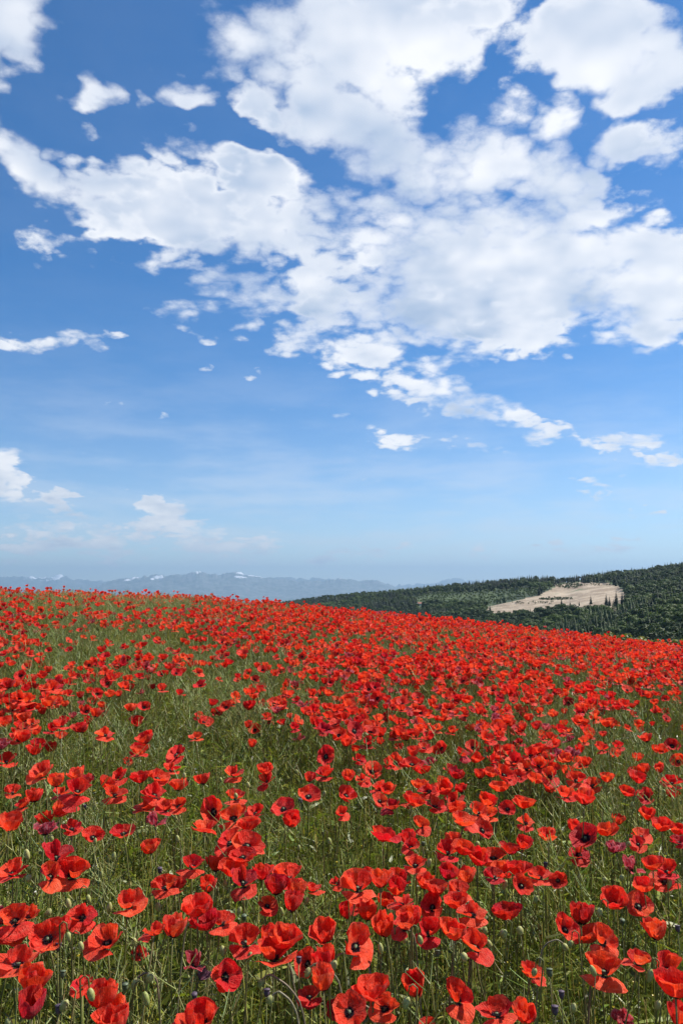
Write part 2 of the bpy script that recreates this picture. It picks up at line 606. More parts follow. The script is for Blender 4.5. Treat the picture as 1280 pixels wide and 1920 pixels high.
jx = (VN2(HX / 40, YY / 40, 2) - 0.5) * 16
jy = (VN2(HX / 40 + 70, YY / 40, 2) - 0.5) * 5
earth = inpoly(HPX + jx, HPY + jy, QUARRY) & (YY < tab(YR, AA))
hc = np.where(earth[..., None], np.array([1.0, 0, 0]), np.array([0.0, 0, 0]))
m, t = new_mat('hill_ground')
mask = t.n('ShaderNodeAttribute', {'attribute_name': 'col'}).outputs['Color']
mk = t.n('ShaderNodeSeparateColor', Color=mask).outputs[0]
g = t.n('ShaderNodeNewGeometry').outputs['Position']
nA = t.noise(g, 0.012, 5.0, 0.6)
nB = t.noise(t.vm('MULTIPLY', g, (1, 1, 8)), 0.02, 5.0, 0.65)
nC = t.noise(g, 0.15, 4.0, 0.6)
und = t.mix(t.ss(nA, .4, .65), rgb(.030, .050, .016), rgb(.075, .11, .03))
ear = t.mix(t.ss(nB, .38, .66), rgb(.24, .178, .118), rgb(.42, .335, .235))
ear = t.mix(t.m('MULTIPLY', t.ss(nC, .5, .75), .5), ear, rgb(.20, .165, .11))
ear = t.mix(t.ss(nA, .60, .70), ear, rgb(.11, .13, .055))
hcol = t.mix(t.ss(mk, .35, .65), und, ear)
p_ = t.n('ShaderNodeBsdfPrincipled', Base_Color=hcol, Roughness=0.95,
         Normal=t.n('ShaderNodeBump', Strength=0.7, Distance=3.0, Height=nC).outputs[0])
finish(t, p_.outputs[0])
me = mesh_np('hill', np.stack([HX, YY, HZ], -1).reshape(-1, 3), grid_faces(*HX.shape)[:, ::-1], m, True, col=hc.reshape(-1, 3))
hill = obj('hill', me)
hill['kind'] = 'structure'

# ------------------------------------------------------------------ far mountains
def mountain_mat():
    m, t = new_mat('mountain_rock_and_snow')
    g = t.n('ShaderNodeNewGeometry')
    z = t.n('ShaderNodeSeparateXYZ', Vector=g.outputs['Position']).outputs[2]
    n_ = t.noise(g.outputs['Position'], 0.0006, 6.0, 0.65)
    n2 = t.noise(g.outputs['Position'], 0.003, 5.0, 0.6)
    rock = t.mix(t.ss(n2, .35, .7), rgb(.05, .065, .05), rgb(.16, .155, .145))
    zz = t.m('ADD', z, t.m('MULTIPLY', t.m('SUBTRACT', n_, .5), 2400.0))
    c = t.mix(t.ss(zz, 680, 790), rock, rgb(.78, .80, .84))
    p = t.n('ShaderNodeBsdfPrincipled', Base_Color=c, Roughness=0.9)
    finish(t, p.outputs[0])
    return m


M_mtn = mountain_mat()


def range_mesh(name, prof, y0, depth, seed, jag):
    pa = np.array([px_to_ae(*p)[0] for p in prof])
    pe = np.array([px_to_ae(*p)[1] for p in prof])
    na, nd = 640, 41
    a = np.linspace(pa[0], pa[-1], na)
    q = np.linspace(-1, 1, nd)
    A, Qd = np.meshgrid(a, q, indexing='ij')
    vn = VNoise(seed)
    ridge_y = y0 + (vn(a * 14, a * 0 + 3, 2) - .5) * depth * .5
    e = np.interp(a, pa, pe)
    jg = ((1 - 2 * np.abs(vn(a * 90, a * 0 + 9, 5, .6) - .5)) * jag - jag * .75) * ridge_y
    zr = (CAMZ + e * ridge_y + 652)
    yw = Qd * depth / 1500.0
    spur = (1 - 2 * np.abs(vn(A * 45000 / 2200 + 3, yw + 8, 5, .55) - .5))
    YQ = ridge_y[:, None] + Qd * depth
    fall = np.clip(1 - np.abs(Qd), 0, 1)
    cw = np.clip(np.abs(Qd) * 4, 0, 1)
    wgt = (1 - cw) + cw * (0.40 + 0.65 * spur)
    Zq = zr[:, None] * fall ** 1.05 * wgt - 652 - 30 * np.abs(Qd) + jg[:, None] * np.clip(1 - np.abs(Qd) * 7, 0, 1)
    me = mesh_np(name, np.stack([A * YQ, YQ, Zq], -1).reshape(-1, 3), grid_faces(na, nd)[:, ::-1], M_mtn, False)
    o = obj(name, me)
    o['kind'] = 'structure'
    return o


range_mesh('mountains', [(120, 1108), (170, 1104), (200, 1092), (225, 1087), (250, 1083), (285, 1078), (310, 1079), (340, 1076), (375, 1072), (392, 1078), (420, 1076),
                         (447, 1073), (468, 1080), (500, 1084), (560, 1089), (600, 1091), (640, 1085), (672, 1090), (702, 1087), (722, 1093), (742, 1102), (800, 1106), (900, 1108)],
           45000, 5600, 21, 0.0060)
range_mesh('mountains', [(-260, 1090), (-120, 1082), (0, 1083), (50, 1081), (80, 1085), (112, 1078), (150, 1088), (190, 1090), (260, 1092), (480, 1086), (520, 1084), (560, 1083), (620, 1086),
                         (680, 1092), (760, 1098), (820, 1092), (850, 1085), (880, 1090), (960, 1096), (1100, 1090), (1400, 1090), (1600, 1086)],
           56000, 5600, 33, 0.0065)

# ------------------------------------------------------------------ trees
def foliage_col(base, alt):
    def fn(t):
        at_ = t.n('ShaderNodeAttribute', {'attribute_name': 'tint', 'attribute_type': 'INSTANCER'}).outputs['Fac']
        r = t.n('ShaderNodeObjectInfo').outputs['Random']
        g_ = t.n('ShaderNodeNewGeometry').outputs['Position']
        n_ = t.noise(g_, 0.35, 3.0, 0.6)
        c = t.mix(r, base, alt)
        c = t.mix(at_, c, rgb(.085, .125, .030))
        return t.mix(t.m('MULTIPLY', t.ss(n_, .4, .7), .45), c, t.mix(1.0, c, rgb(1.7, 1.65, 1.4), 'MULTIPLY'))
    return fn


M_broad = leafy('broadleaf_foliage', foliage_col(rgb(.020, .038, .010), rgb(.050, .078, .018)), .22, .6, .2)
M_conif = leafy('conifer_foliage', foliage_col(rgb(.012, .023, .010), rgb(.022, .038, .013)), .10, .6, .2)
M_bark = plain('bark', (.10, .075, .055), .9, .4, 3.0)


def tube(pts, rads, sides=5):
    pts = np.asarray(pts, float)
    n = len(pts)
    tg = np.gradient(pts, axis=0)
    tg /= np.linalg.norm(tg, axis=1)[:, None] + 1e-9
    ref = np.array([0.31, 0.93, 0.17])
    u = np.cross(tg, ref)
    u /= np.linalg.norm(u, axis=1)[:, None] + 1e-9
    w = np.cross(tg, u)
    an = np.linspace(0, 2 * np.pi, sides, endpoint=False)
    v = pts[:, None] + np.asarray(rads)[:, None, None] * (np.cos(an)[None, :, None] * u[:, None] + np.sin(an)[None, :, None] * w[:, None])
    f = []
    for i in range(n - 1):
        for j in range(sides):
            f.append((i * sides + j, i * sides + (j + 1) % sides, (i + 1) * sides + (j + 1) % sides, (i + 1) * sides + j))
    f.append(tuple(range((n - 1) * sides, n * sides)))
    return v.reshape(-1, 3), f


class MB:
    def __init__(self):
        self.v, self.f, self.c, self.mi = [], [], [], []
        self.n = 0

    def add(self, v, f, c=(1, 1, 1), mi=0):
        v = np.asarray(v, float)
        self.v.append(v)
        self.c.append(np.broadcast_to(np.asarray(c, float), v.shape).copy())
        for q in f:
            self.f.append(tuple(int(i) + self.n for i in q))
            self.mi.append(mi)
        self.n += len(v)

    def mesh(self, name, mats, smooth=False, uv=None):
        return mesh_np(name, np.vstack(self.v), self.f, None, smooth, np.vstack(self.c), uv, mats, self.mi)


def broad_crown(rng, h=20.0, n=620):
    """clumps of leaf sprays spread through several lobes; 1 unit = 1 m"""
    mb = MB()
    lobes = []
    for i in range(9):
        a = rng.random() * 6.28
        rr = rng.random() ** .5 * h * .20
        zz = h * (.38 + .44 * rng.random())
        lobes.append((np.array([math.cos(a) * rr, math.sin(a) * rr, zz]), h * (.13 + .08 * rng.random())))
    lobes.append((np.array([0, 0, h * .78]), h * .17))
    vs, fs = [], []
    for i in range(n):
        c, rl = lobes[rng.integers(len(lobes))]
        d = rng.normal(size=3)
        d /= np.linalg.norm(d)
        d[2] = d[2] if d[2] > -.5 else -d[2]
        p = c + d * rl * (0.62 + 0.45 * rng.random())
        nrm = d + rng.normal(size=3) * .45 + np.array([0, 0, .25])
        nrm /= np.linalg.norm(nrm)
        u = np.cross(nrm, rng.normal(size=3))
        u /= np.linalg.norm(u)
        w = np.cross(nrm, u)
        s = h * (.028 + .034 * rng.random())
        q = [p + u * s, p + w * s * .8 + u * s * .2, p - u * s * .9 + w * .2 * s, p - w * s]
        fs.append((len(vs), len(vs) + 1, len(vs) + 2, len(vs) + 3))
        vs.extend(q)
    mb.add(vs, fs)
    return mb


def conif_crown(rng, h=22.0):
    mb = MB()
    vs, fs = [], []
    lev = 17
    for i in range(lev):
        fz = i / (lev - 1)
        z = h * (.10 + .88 * fz)
        R0 = h * .185 * (1 - fz) ** .85 + h * .012
        nb = int(11 - 5 * fz)
        a0 = rng.random() * 6.28
        for j in range(nb):
            a = a0 + j * 6.283 / nb + rng.normal() * .16
            r0 = R0 * (.72 + .5 * rng.random())
            dirv = np.array([math.cos(a), math.sin(a), 0])
            side = np.array([-math.sin(a), math.cos(a), 0])
            tip = dirv * r0 + np.array([0, 0, z - r0 * .42])
            mid = dirv * r0 * .55 + np.array([0, 0, z - r0 * .10])
            root = np.array([0, 0, z + h * .012])
            wd = r0 * .30 + h * .008
            b = len(vs)
            vs.extend([root, mid + side * wd + [0, 0, -wd * .5], tip, mid - side * wd + [0, 0, -wd * .5], mid + [0, 0, wd * .25]])
            fs.extend([(b, b + 1, b + 4), (b + 1, b + 2, b + 4), (b + 2, b + 3, b + 4), (b + 3, b, b + 4)])
    mb.add(vs, fs)
    return mb


trng = np.random.default_rng(5)
broad, conif = [], []
for i in range(5):
    c = broad_crown(trng, 17.0).mesh('crown', [M_broad])
    tv, tf = tube([(0, 0, -.5), (.1, 0, 4), (.2, .1, 8), (.1, .2, 12)], [.42, .34, .26, .12], 6)
    broad.append((c, mesh_np('trunk', tv, tf, M_bark)))
for i in range(4):
    c = conif_crown(trng, 22.0).mesh('crown', [M_conif])
    tv, tf = tube([(0, 0, -.5), (0, 0, 7), (0, 0, 15), (0, 0, 21.6)], [.36, .28, .16, .04], 6)
    conif.append((c, mesh_np('trunk', tv, tf, M_bark)))


def join_pair(crown, trunk, name):
    """one mesh holding crown + trunk, for the far-off wood"""
    import bmesh
    bm = bmesh.new()
    bm.from_mesh(crown)
    nf = len(bm.faces)
    bm.from_mesh(trunk)
    bm.faces.ensure_lookup_table()
    for i, f_ in enumerate(bm.faces):
        f_.material_index = 0 if i < nf else 1
    me_ = bpy.data.meshes.new(name)
    bm.to_mesh(me_)
    bm.free()
    me_.materials.append(crown.materials[0])
    me_.materials.append(trunk.materials[0])
    return me_


def scatter(name, sources, pts, rots, scales, idx, tint=None):
    """one object whose geometry nodes set copies of the source meshes on its points"""
    n = len(pts)
    me_ = bpy.data.meshes.new(name)
    me_.vertices.add(n)
    me_.vertices.foreach_set('co', np.asarray(pts, np.float32).ravel())

    def at(nm, typ, key, arr):
        a = me_.attributes.new(nm, typ, 'POINT')
        a.data.foreach_set(key, np.asarray(arr).ravel())
    at('rot', 'FLOAT_VECTOR', 'vector', np.asarray(rots, np.float32))
    at('scl', 'FLOAT_VECTOR', 'vector', np.asarray(scales, np.float32))
    at('idx', 'INT', 'value', np.asarray(idx, np.int32))
    at('tint', 'FLOAT', 'value', np.asarray(tint if tint is not None else np.zeros(n), np.float32))
    o = obj(name, me_)
    coll = bpy.data.collections.new(name + '_source')
    for i, s in enumerate(sources):
        so = bpy.data.objects.new('%s_kind_%03d' % (name, i), s)
        coll.objects.link(so)
    ng = bpy.data.node_groups.new(name + '_scatter', 'GeometryNodeTree')
    ng.interface.new_socket('Geometry', in_out='INPUT', socket_type='NodeSocketGeometry')
    ng.interface.new_socket('Geometry', in_out='OUTPUT', socket_type='NodeSocketGeometry')
    gi = ng.nodes.new('NodeGroupInput')
    go = ng.nodes.new('NodeGroupOutput')
    ci = ng.nodes.new('GeometryNodeCollectionInfo')
    ci.inputs['Collection'].default_value = coll
    ci.inputs['Separate Children'].default_value = True
    ci.inputs['Reset Children'].default_value = True
    ip = ng.nodes.new('GeometryNodeInstanceOnPoints')
    ip.inputs['Pick Instance'].default_value = True

    def na(nm, typ):
        q = ng.nodes.new('GeometryNodeInputNamedAttribute')
        q.data_type = typ
        q.inputs['Name'].default_value = nm
        return q.outputs['Attribute']
    L = ng.links
    L.new(gi.outputs[0], ip.inputs['Points'])
    L.new(ci.outputs[0], ip.inputs['Instance'])
    L.new(na('idx', 'INT'), ip.inputs['Instance Index'])
    L.new(na('rot', 'FLOAT_VECTOR'), ip.inputs['Rotation'])
    L.new(na('scl', 'FLOAT_VECTOR'), ip.inputs['Scale'])
    L.new(ip.outputs[0], go.inputs[0])
    md = o.modifiers.new('scatter', 'NODES')
    md.node_group = ng
    o['kind'] = 'stuff'
    return o


# candidate tree places on the hill: jittered rows, denser where the slope is near
pts = []
frng = np.random.default_rng(12)
y_ = 430.0
while y_ < 2720:
    step = 8.6 + y_ * 0.0016
    a_lo, a_hi = aa[0] + .05, min(aa[-1] - .02, 0.60)
    xs = np.arange(a_lo * y_, a_hi * y_, step)
    xs = xs + frng.normal(size=len(xs)) * step * .33
    ys = y_ + frng.normal(size=len(xs)) * step * .33
    pts.append(np.stack([xs, ys], 1))
    y_ += step
pts = np.vstack(pts)
a_ = pts[:, 0] / pts[:, 1]
yr_ = tab(YR, a_)
yb_ = tab(YB, a_)
pts = pts[(pts[:, 1] < yr_ + 45) & (pts[:, 1] > yb_ - 60)]
px_, py_ = pts[:, 0], pts[:, 1]
pz_ = hill_z(px_, py_)
nF = len(pts)
cn = VN(px_ / 130, py_ / 130, 3)
tt_ = (py_ - tab(YB, px_ / py_)) / (tab(YR, px_ / py_) - tab(YB, px_ / py_))
pc = np.clip((cn - .52) * 5 + .22 + (tt_ > .82) * .45 - .25 * smoothstep(.45, .1, tt_) * (px_ / py_ > .15), .03, .85)
is_con = frng.random(nF) < pc
hs = np.where(is_con, .55 + .38 * frng.random(nF), .60 + .40 * frng.random(nF)) * (1 - .18 * (tt_ > .9))
ppx, ppy = project(px_, py_, pz_)
meadow = inpoly(ppx, ppy - 4, MEADOW)
hs = np.where(meadow, .22 + .18 * frng.random(nF), hs)
is_con = is_con & ~meadow
tint = np.where(meadow, .75 + .25 * frng.random(nF), np.clip((VN2(px_ / 110, py_ / 110, 3) - .46) * 3.2, 0, .85))
# keep the clearing and the sight line to it free
free = np.ones(nF, bool)
for k_ in np.linspace(0, 1, 6):
    qx, qy = project(px_, py_, pz_ + k_ * hs * 21)
    free &= ~inpoly(qx, qy, np.array([(905, 1139), (918, 1135), (960, 1128), (1012, 1117), (1040, 1098), (1062, 1094), (1140, 1093), (1162, 1103), (1176, 1116), (1166, 1127), (1100, 1129),
                                      (1050, 1127), (1030, 1131), (1000, 1134), (960, 1140), (930, 1141)]))
    free &= ~((np.abs(qx - 786) < 5) & (np.abs(qy - 1133) < 3.5))
# scrub on the two mounds inside the clearing
mound = (((ppx - 1066) / 24) ** 2 + ((ppy - 1099) / 5) ** 2 < 1) | (((ppx - 1042) / 30) ** 2 + ((ppy - 1123) / 3.2) ** 2 < 1)
hs = np.where(mound, .13 + .1 * frng.random(nF), hs)
is_con &= ~mound
keep = free | mound
px_, py_, pz_, hs, is_con, tint, ppx, ppy, tt_ = [q[keep] for q in (px_, py_, pz_, hs, is_con, tint, ppx, ppy, tt_)]
mound = mound[keep]
meadow = meadow[keep]
nF = len(px_)
kind = np.where(is_con, 5 + frng.integers(0, 4, nF), frng.integers(0, 5, nF))
rotz = frng.random(nF) * 6.28

# trees that can be told apart: nearest crowns on the wood's edge, the skyline conifers, those before the clearing
sky_i = np.where((tt_ > .965) & (tt_ < 1.01) & is_con & (ppx > 520) & (ppx < 1290))[0]
sky_i = sky_i[np.argsort(-hs[sky_i])][:44]
edge_i = np.where((~is_con) & (ppx > 1000) & (ppx < 1300) & (ppy - hs * 17 / py_ * F < 1200) & (~mound) & (~meadow) & (hs > .62))[0]
# nearest of those whose crown stands clear of the field's crest
crest_px = np.interp(ppx[edge_i], [900, 1000, 1130, 1280], [1168, 1178, 1190, 1205])
vis = (ppy[edge_i] - hs[edge_i] * 17 / py_[edge_i] * F) < crest_px - 8
edge_i = edge_i[vis]
edge_i = edge_i[np.argsort(py_[edge_i])][:46]
single = set(sky_i.tolist()) | set(edge_i.tolist())


def plant_tree(me_pair, loc, rz, sc, name, label, cat, group, tnt=0.0):
    o = thing(name, label, cat, loc, group)
    o.rotation_euler = (0, 0, rz)
    o.scale = (sc * (1.2 if 'broad' in name else 1.0), sc * (1.2 if 'broad' in name else 1.0), sc)
    o['tint'] = float(tnt)
    for nm, me_ in (('crown', me_pair[0]), ('trunk', me_pair[1])):
        c_ = bpy.data.objects.new(nm, me_)
        COL.objects.link(c_)
        c_.parent = o
        c_['tint'] = float(tnt)
    return o


for i in sky_i:
    plant_tree(conif[kind[i] - 5], (px_[i], py_[i], pz_[i]), rotz[i], hs[i] * 1.06, 'conifer_tree',
               '%s dark conifer on the hill skyline, %s' % ('tall' if hs[i] > .84 else 'short' if hs[i] < .76 else 'middling', 'above the bare clearing' if 1030 < ppx[i] < 1170 else 'on the low far end of the ridge' if ppx[i] < 760 else 'over the pale scrub slope' if ppx[i] <= 1030 else 'on the highest part of the ridge'), 'tree', 'skyline conifers on the hill', tint[i] * .4)
for i in edge_i:
    plant_tree(broad[kind[i]], (px_[i], py_[i], pz_[i]), rotz[i], hs[i] * 1.1, 'broadleaf_tree',
               '%s rounded %s green broadleaf tree low on the wooded hillside just above the poppies' % ('big' if hs[i] > .88 else 'small' if hs[i] < .72 else 'middling', 'light' if tint[i] > .3 else 'dark' if tint[i] < .08 else 'mid'), 'tree', 'broadleaf trees at the near wood edge', tint[i])


def on_hill(px, py):
    """first point of the hill seen along the ray"""
    a, e = px_to_ae(px, py)
    ys = np.linspace(400, 2800, 4000)
    zs = hill_z(a * ys, ys)
    el_ = (zs - CAMZ) / ys
    k_ = np.argmax(el_ >= e)
    return float(a * ys[k_]), float(ys[k_]), float(zs[k_])


FRONT = [(1052, 1134, .50), (1107, 1133, .62), (1136, 1136, .80), (1142, 1137, .66), (1155, 1139, 1.08), (1166, 1140, 1.0), (1172, 1139, .80), (1150, 1138, .5),
         (918, 1146, .62), (900, 1150, .66), (908, 1148, .55), (1068, 1135, .34), (1085, 1136, .36)]
lab_front = ['tallest slim spruce standing before the bare earth clearing', 'slim spruce standing before the bare earth clearing']
for j, (fx, fy, fs) in enumerate(FRONT):
    hx_, hy_, hz_ = on_hill(fx, fy)
    plant_tree(conif[j % 4], (hx_, hy_, hz_), j * 1.3, fs, 'spruce_tree',
               'tallest slim dark spruce in front of the bare earth clearing' if j == 4 else
               ('low dark spruce at the pale left tip of the bare earth clearing' if 8 <= j <= 10 else 'slim dark spruce in front of the bare earth clearing'), 'tree', 'spruces around the clearing')

rest = np.array([i for i in range(nF) if i not in single])
ex = []
for (mx_, my_, rx_, ry_, nn) in ((1066, 1099, 26, 4.5, 130), (1042, 1124, 32, 2.5, 130), (1110, 1097, 40, 2.0, 40), (1000, 1131, 50, 2.5, 40)):
    for _ in range(nn):
        th_ = frng.random() * 6.28
        rr_ = frng.random() ** .5
        ex.append(on_hill(mx_ + math.cos(th_) * rr_ * rx_, my_ + math.sin(th_) * rr_ * ry_) + (.10 + .12 * frng.random(), frng.random() * .8))
ex = np.array(ex)
src = [join_pair(c, tr, 'broadleaf') for c, tr in broad] + [join_pair(c, tr, 'conifer') for c, tr in conif]
rr3 = np.where(is_con[rest], 1.1, 1.3)
wood = scatter('forest', src, np.vstack([np.stack([px_, py_, pz_], 1)[rest], ex[:, :3]]),
               np.vstack([np.stack([frng.normal(size=len(rest)) * .03, frng.normal(size=len(rest)) * .03, rotz[rest]], 1), np.stack([ex[:, 3] * 0, ex[:, 3] * 0, ex[:, 3] * 90], 1)]),
               np.vstack([np.stack([hs[rest] * rr3, hs[rest] * rr3, hs[rest]], 1), np.stack([ex[:, 3] * 1.5, ex[:, 3] * 1.5, ex[:, 3]], 1)]),
               np.concatenate([kind[rest], frng.integers(0, 5, len(ex))]), np.concatenate([tint[rest], ex[:, 4]]))
tag(wood, 'dark mixed forest covering the hillside across the valley', 'forest')

# small white house among the trees
hx_, hy_, hz_ = on_hill(786, 1136)
house = thing('house', 'tiny white house half hidden in the dark forest', 'house', (hx_, hy_, hz_))
house.rotation_euler = (0, 0, .5)
M_wall = plain('render_white', (.72, .71, .68), .8, .06, .4)
M_roof = plain('roof_tile', (.22, .10, .07), .8, .25, 1.5)
w_, d_, h_ = 5.5, 4.0, 5.2
v = [(-w_, -d_, -3), (w_, -d_, -3), (w_, d_, -3), (-w_, d_, -3), (-w_, -d_, h_), (w_, -d_, h_), (w_, d_, h_), (-w_, d_, h_), (-w_, 0, h_ + 3), (w_, 0, h_ + 3)]
obj('wall', mesh_np('wall', np.array(v, float), [(0, 1, 5, 4), (1, 2, 6, 9, 5), (2, 3, 7, 6), (3, 0, 4, 8, 7)], M_wall), house)
e_ = .6
v = []
for sgn in (-1, 1):
    for x in (-w_ - e_, w_ + e_):
        v += [(x, sgn * (d_ + e_), h_ - .35), (x, 0, h_ + 3.15), (x, sgn * (d_ + e_), h_ - .1), (x, 0, h_ + 3.4)]
f = []
for b in (0, 8):
    f += [(b, b + 1, b + 5, b + 4), (b + 2, b + 3, b + 7, b + 6), (b, b + 2, b + 6, b + 4), (b, b + 1, b + 3, b + 2), (b + 4, b + 5, b + 7, b + 6)]
obj('roof', mesh_np('roof', np.array(v, float), f, M_roof), house)
M_pane = plain('window_dark', (.03, .035, .04), .2, .1, 1.0, .5)
for wx in (-3, 0, 3):
    v = [(wx - .5, -d_ - .04, 1.5), (wx + .5, -d_ - .04, 1.5), (wx + .5, -d_ - .04, 3.0), (wx - .5, -d_ - .04, 3.0)]
    v += [(q[0], q[1] + .1, q[2]) for q in v]
    obj('window', mesh_np('window', np.array(v, float), [(0, 1, 2, 3), (4, 5, 6, 7), (0, 1, 5, 4), (1, 2, 6, 5), (2, 3, 7, 6), (3, 0, 4, 7)], M_pane), house)


# ------------------------------------------------------------------ poppies
def petal(rng, phi0, phi1, half, L=1.0, ruffle=.05, curl=0.0, skew=0.0, nu=9, nv=12, crumple=0.0):
    s = np.linspace(0.0, 1, nu) ** .9
    tq = np.linspace(-1, 1, nv)
    S, T = np.meshgrid(s, tq, indexing='ij')
    Lt = L * (1 - .20 * np.abs(T) ** 2.6) * (1 + .05 * np.sin(T * 7 + rng.random() * 6) + .03 * np.sin(T * 13 + rng.random() * 6))
    p0 = phi0
    p1 = phi1 + curl * (T ** 2) + skew * T
    Sr = S * Lt
    # r, z by integrating the rising angle along the petal
    ns = 24
    qs = np.linspace(0, 1, ns)
    r = np.full(S.shape, 0.05)
    z = np.zeros(S.shape)
    for k_ in range(ns - 1):
        qm = (qs[k_] + qs[k_ + 1]) / 2
        ph = p0 + (p1 - p0) * (qm ** .75)
        stepv = np.clip(Sr - qs[k_], 0, qs[k_ + 1] - qs[k_])
        r = r + np.cos(ph) * stepv
        z = z + np.sin(ph) * stepv
    wdt = .45 + .55 * smoothstep(0.0, .5, S)
    th_ = T * half * wdt
    ph1, ph2, ph3 = rng.random(3) * 6.28
    wr = ruffle * S ** 1.4 * (np.sin(T * 5.2 + ph1) + .6 * np.sin(T * 10.3 + ph2) + .5 * np.sin(T * 3.1 + S * 4 + ph3))
    wr = wr + .014 * S * np.sin(T * 26 + ph2 * 3)
    if crumple:
        wr = wr + crumple * np.sin(S * 9 + T * 6 + ph1) * np.sin(T * 9 - S * 5 + ph3)
    x = r * np.cos(th_)
    y = r * np.sin(th_)
    # ruffle mostly across the surface
    pm = p0 + (p1 - p0) * S
    x = x - wr * np.sin(pm) * np.cos(th_)
    y = y - wr * np.sin(pm) * np.sin(th_)
    z = z + wr * np.cos(pm)
    V = np.stack([x, y, z], -1).reshape(-1, 3)
    UV = np.stack([T * .5 + .5, S], -1).reshape(-1, 2)
    return V, grid_faces(nu, nv), UV


def rot_z(V, a):
    c, s = math.cos(a), math.sin(a)
    return np.stack([V[:, 0] * c - V[:, 1] * s, V[:, 0] * s + V[:, 1] * c, V[:, 2]], 1)


def flower_design(rng, typ, nu=9, nv=12):
    """four petals: front, back, two sides (front faces -Y)"""
    D_ = R(1)
    j = lambda s: rng.normal() * s
    if typ == 'o':
        spec = [(20, 38 + j(9)), (20, 48 + j(9)), (14, 36 + j(9)), (14, 36 + j(9))]
        half, ruf = 82, .058
    elif typ == 'b':
        spec = [(18, 74 + j(10)), (20, 92 + j(8)), (20, 82 + j(10)), (20, 82 + j(10))]
        half, ruf = 88, .062
    elif typ == 'c':
        spec = [(22, 96 + j(8)), (22, 92 + j(8)), (30, 104 + j(8)), (30, 100 + j(8))]
        half, ruf = 82, .045
    elif typ == 's':
        spec = [(12, -12 + j(18)), (24, 88 + j(10)), (18, 58 + j(20)), (18, 62 + j(20))]
        half, ruf = 84, .07
    else:  # wilting
        spec = [(30, 105 + j(20)), (30, 80 + j(20)), (20, 95 + j(25)), (10, 20 + j(30))]
        half, ruf = 66, .085
    out = []
    for k_, (a, (p0, p1)) in enumerate(zip((-90, 90, 0, 180), spec)):
        inner = k_ >= 2
        V, Fq, UV = petal(rng, p0 * D_, p1 * D_, (half * (1.0 if not inner else .88)) * D_, 1.0 * (1 - .06 * inner) * (1 + j(.05)), ruf,
                          curl=j(.28), skew=j(.2), nu=nu, nv=nv, crumple=.05 if typ == 'w' else .016)
        V = rot_z(V, (a + j(7)) * D_)
        V[:, 2] += .02 * inner
        out.append((V, Fq, UV))
    return out


def capsule_mesh(scale=1.0):
    prof = [(0, 0), (.05, .01), (.075, .07), (.082, .14), (.075, .17), (.092, .18), (.088, .195), (0, .21)]
    sd_ = 8
    v, f = [], []
    for (r, z) in prof:
        for j in range(sd_):
            a = j * 6.2832 / sd_
            v.append((r * math.cos(a) * scale, r * math.sin(a) * scale, z * scale))
    for i in range(len(prof) - 1):
        for j in range(sd_):
            f.append((i * sd_ + j, i * sd_ + (j + 1) % sd_, (i + 1) * sd_ + (j + 1) % sd_, (i + 1) * sd_ + j))
    return np.array(v), f


def stamen_mesh(rng, n=26):
    vs, fs = [], []
    for i in range(n):
        a = i * 6.2832 / n + rng.normal() * .1
        r1 = .15 + .07 * rng.random()
        z1 = .12 + .08 * rng.random()
        d = np.array([math.cos(a), math.sin(a), 0])
        s = np.array([-math.sin(a), math.cos(a), 0])
        b = len(vs)
        vs += [d * .08 + s * .008, d * .08 - s * .008, d * r1 + s * .008 + [0, 0, z1], d * r1 - s * .008 + [0, 0, z1]]
        fs.append((b, b + 1, b + 3, b + 2))
        c = d * r1 + np.array([0, 0, z1])
        b = len(vs)
        vs += [c + d * .03, c + s * .024, c - d * .03, c - s * .024, c + np.array([0, 0, .04]), c - np.array([0, 0, .02])]
        fs += [(b, b + 1, b + 4), (b + 1, b + 2, b + 4), (b + 2, b + 3, b + 4), (b + 3, b, b + 4), (b + 1, b, b + 5), (b + 2, b + 1, b + 5), (b + 3, b + 2, b + 5), (b, b + 3, b + 5)]
    return np.array(vs), fs


prng = np.random.default_rng(23)
cv, cf = capsule_mesh()
ME_caps = mesh_np('capsule', cv, cf, M_caps, True)
sv, sf = stamen_mesh(prng)
ME_stam = mesh_np('stamens', sv, sf, M_dark)
DES = {}
for typ, nd in (('o', 7), ('b', 11), ('c', 8), ('s', 16), ('w', 4)):
    DES[typ] = []
    for k_ in range(nd):
        pet = flower_design(prng, typ)
        rmax = max(np.abs(V[:, 0]).max() for V, _, _ in pet)
        meshes = {}
        DES[typ].append((pet, rmax, meshes))


def design_meshes(typ, k_, hue):
    pet, rmax, cache = DES[typ][k_]
    if hue not in cache:
        if cache:
            src_ = next(iter(cache.values()))
            ms = []
            for q in src_:
                c_ = q.copy()
                c_.materials.clear()
                c_.materials.append(PM[hue])
                ms.append(c_)
            cache[hue] = ms
        else:
            cache[hue] = [mesh_np('petal', V, Fq, PM[hue], True, uv=UV) for V, Fq, UV in pet]
    return cache[hue], rmax


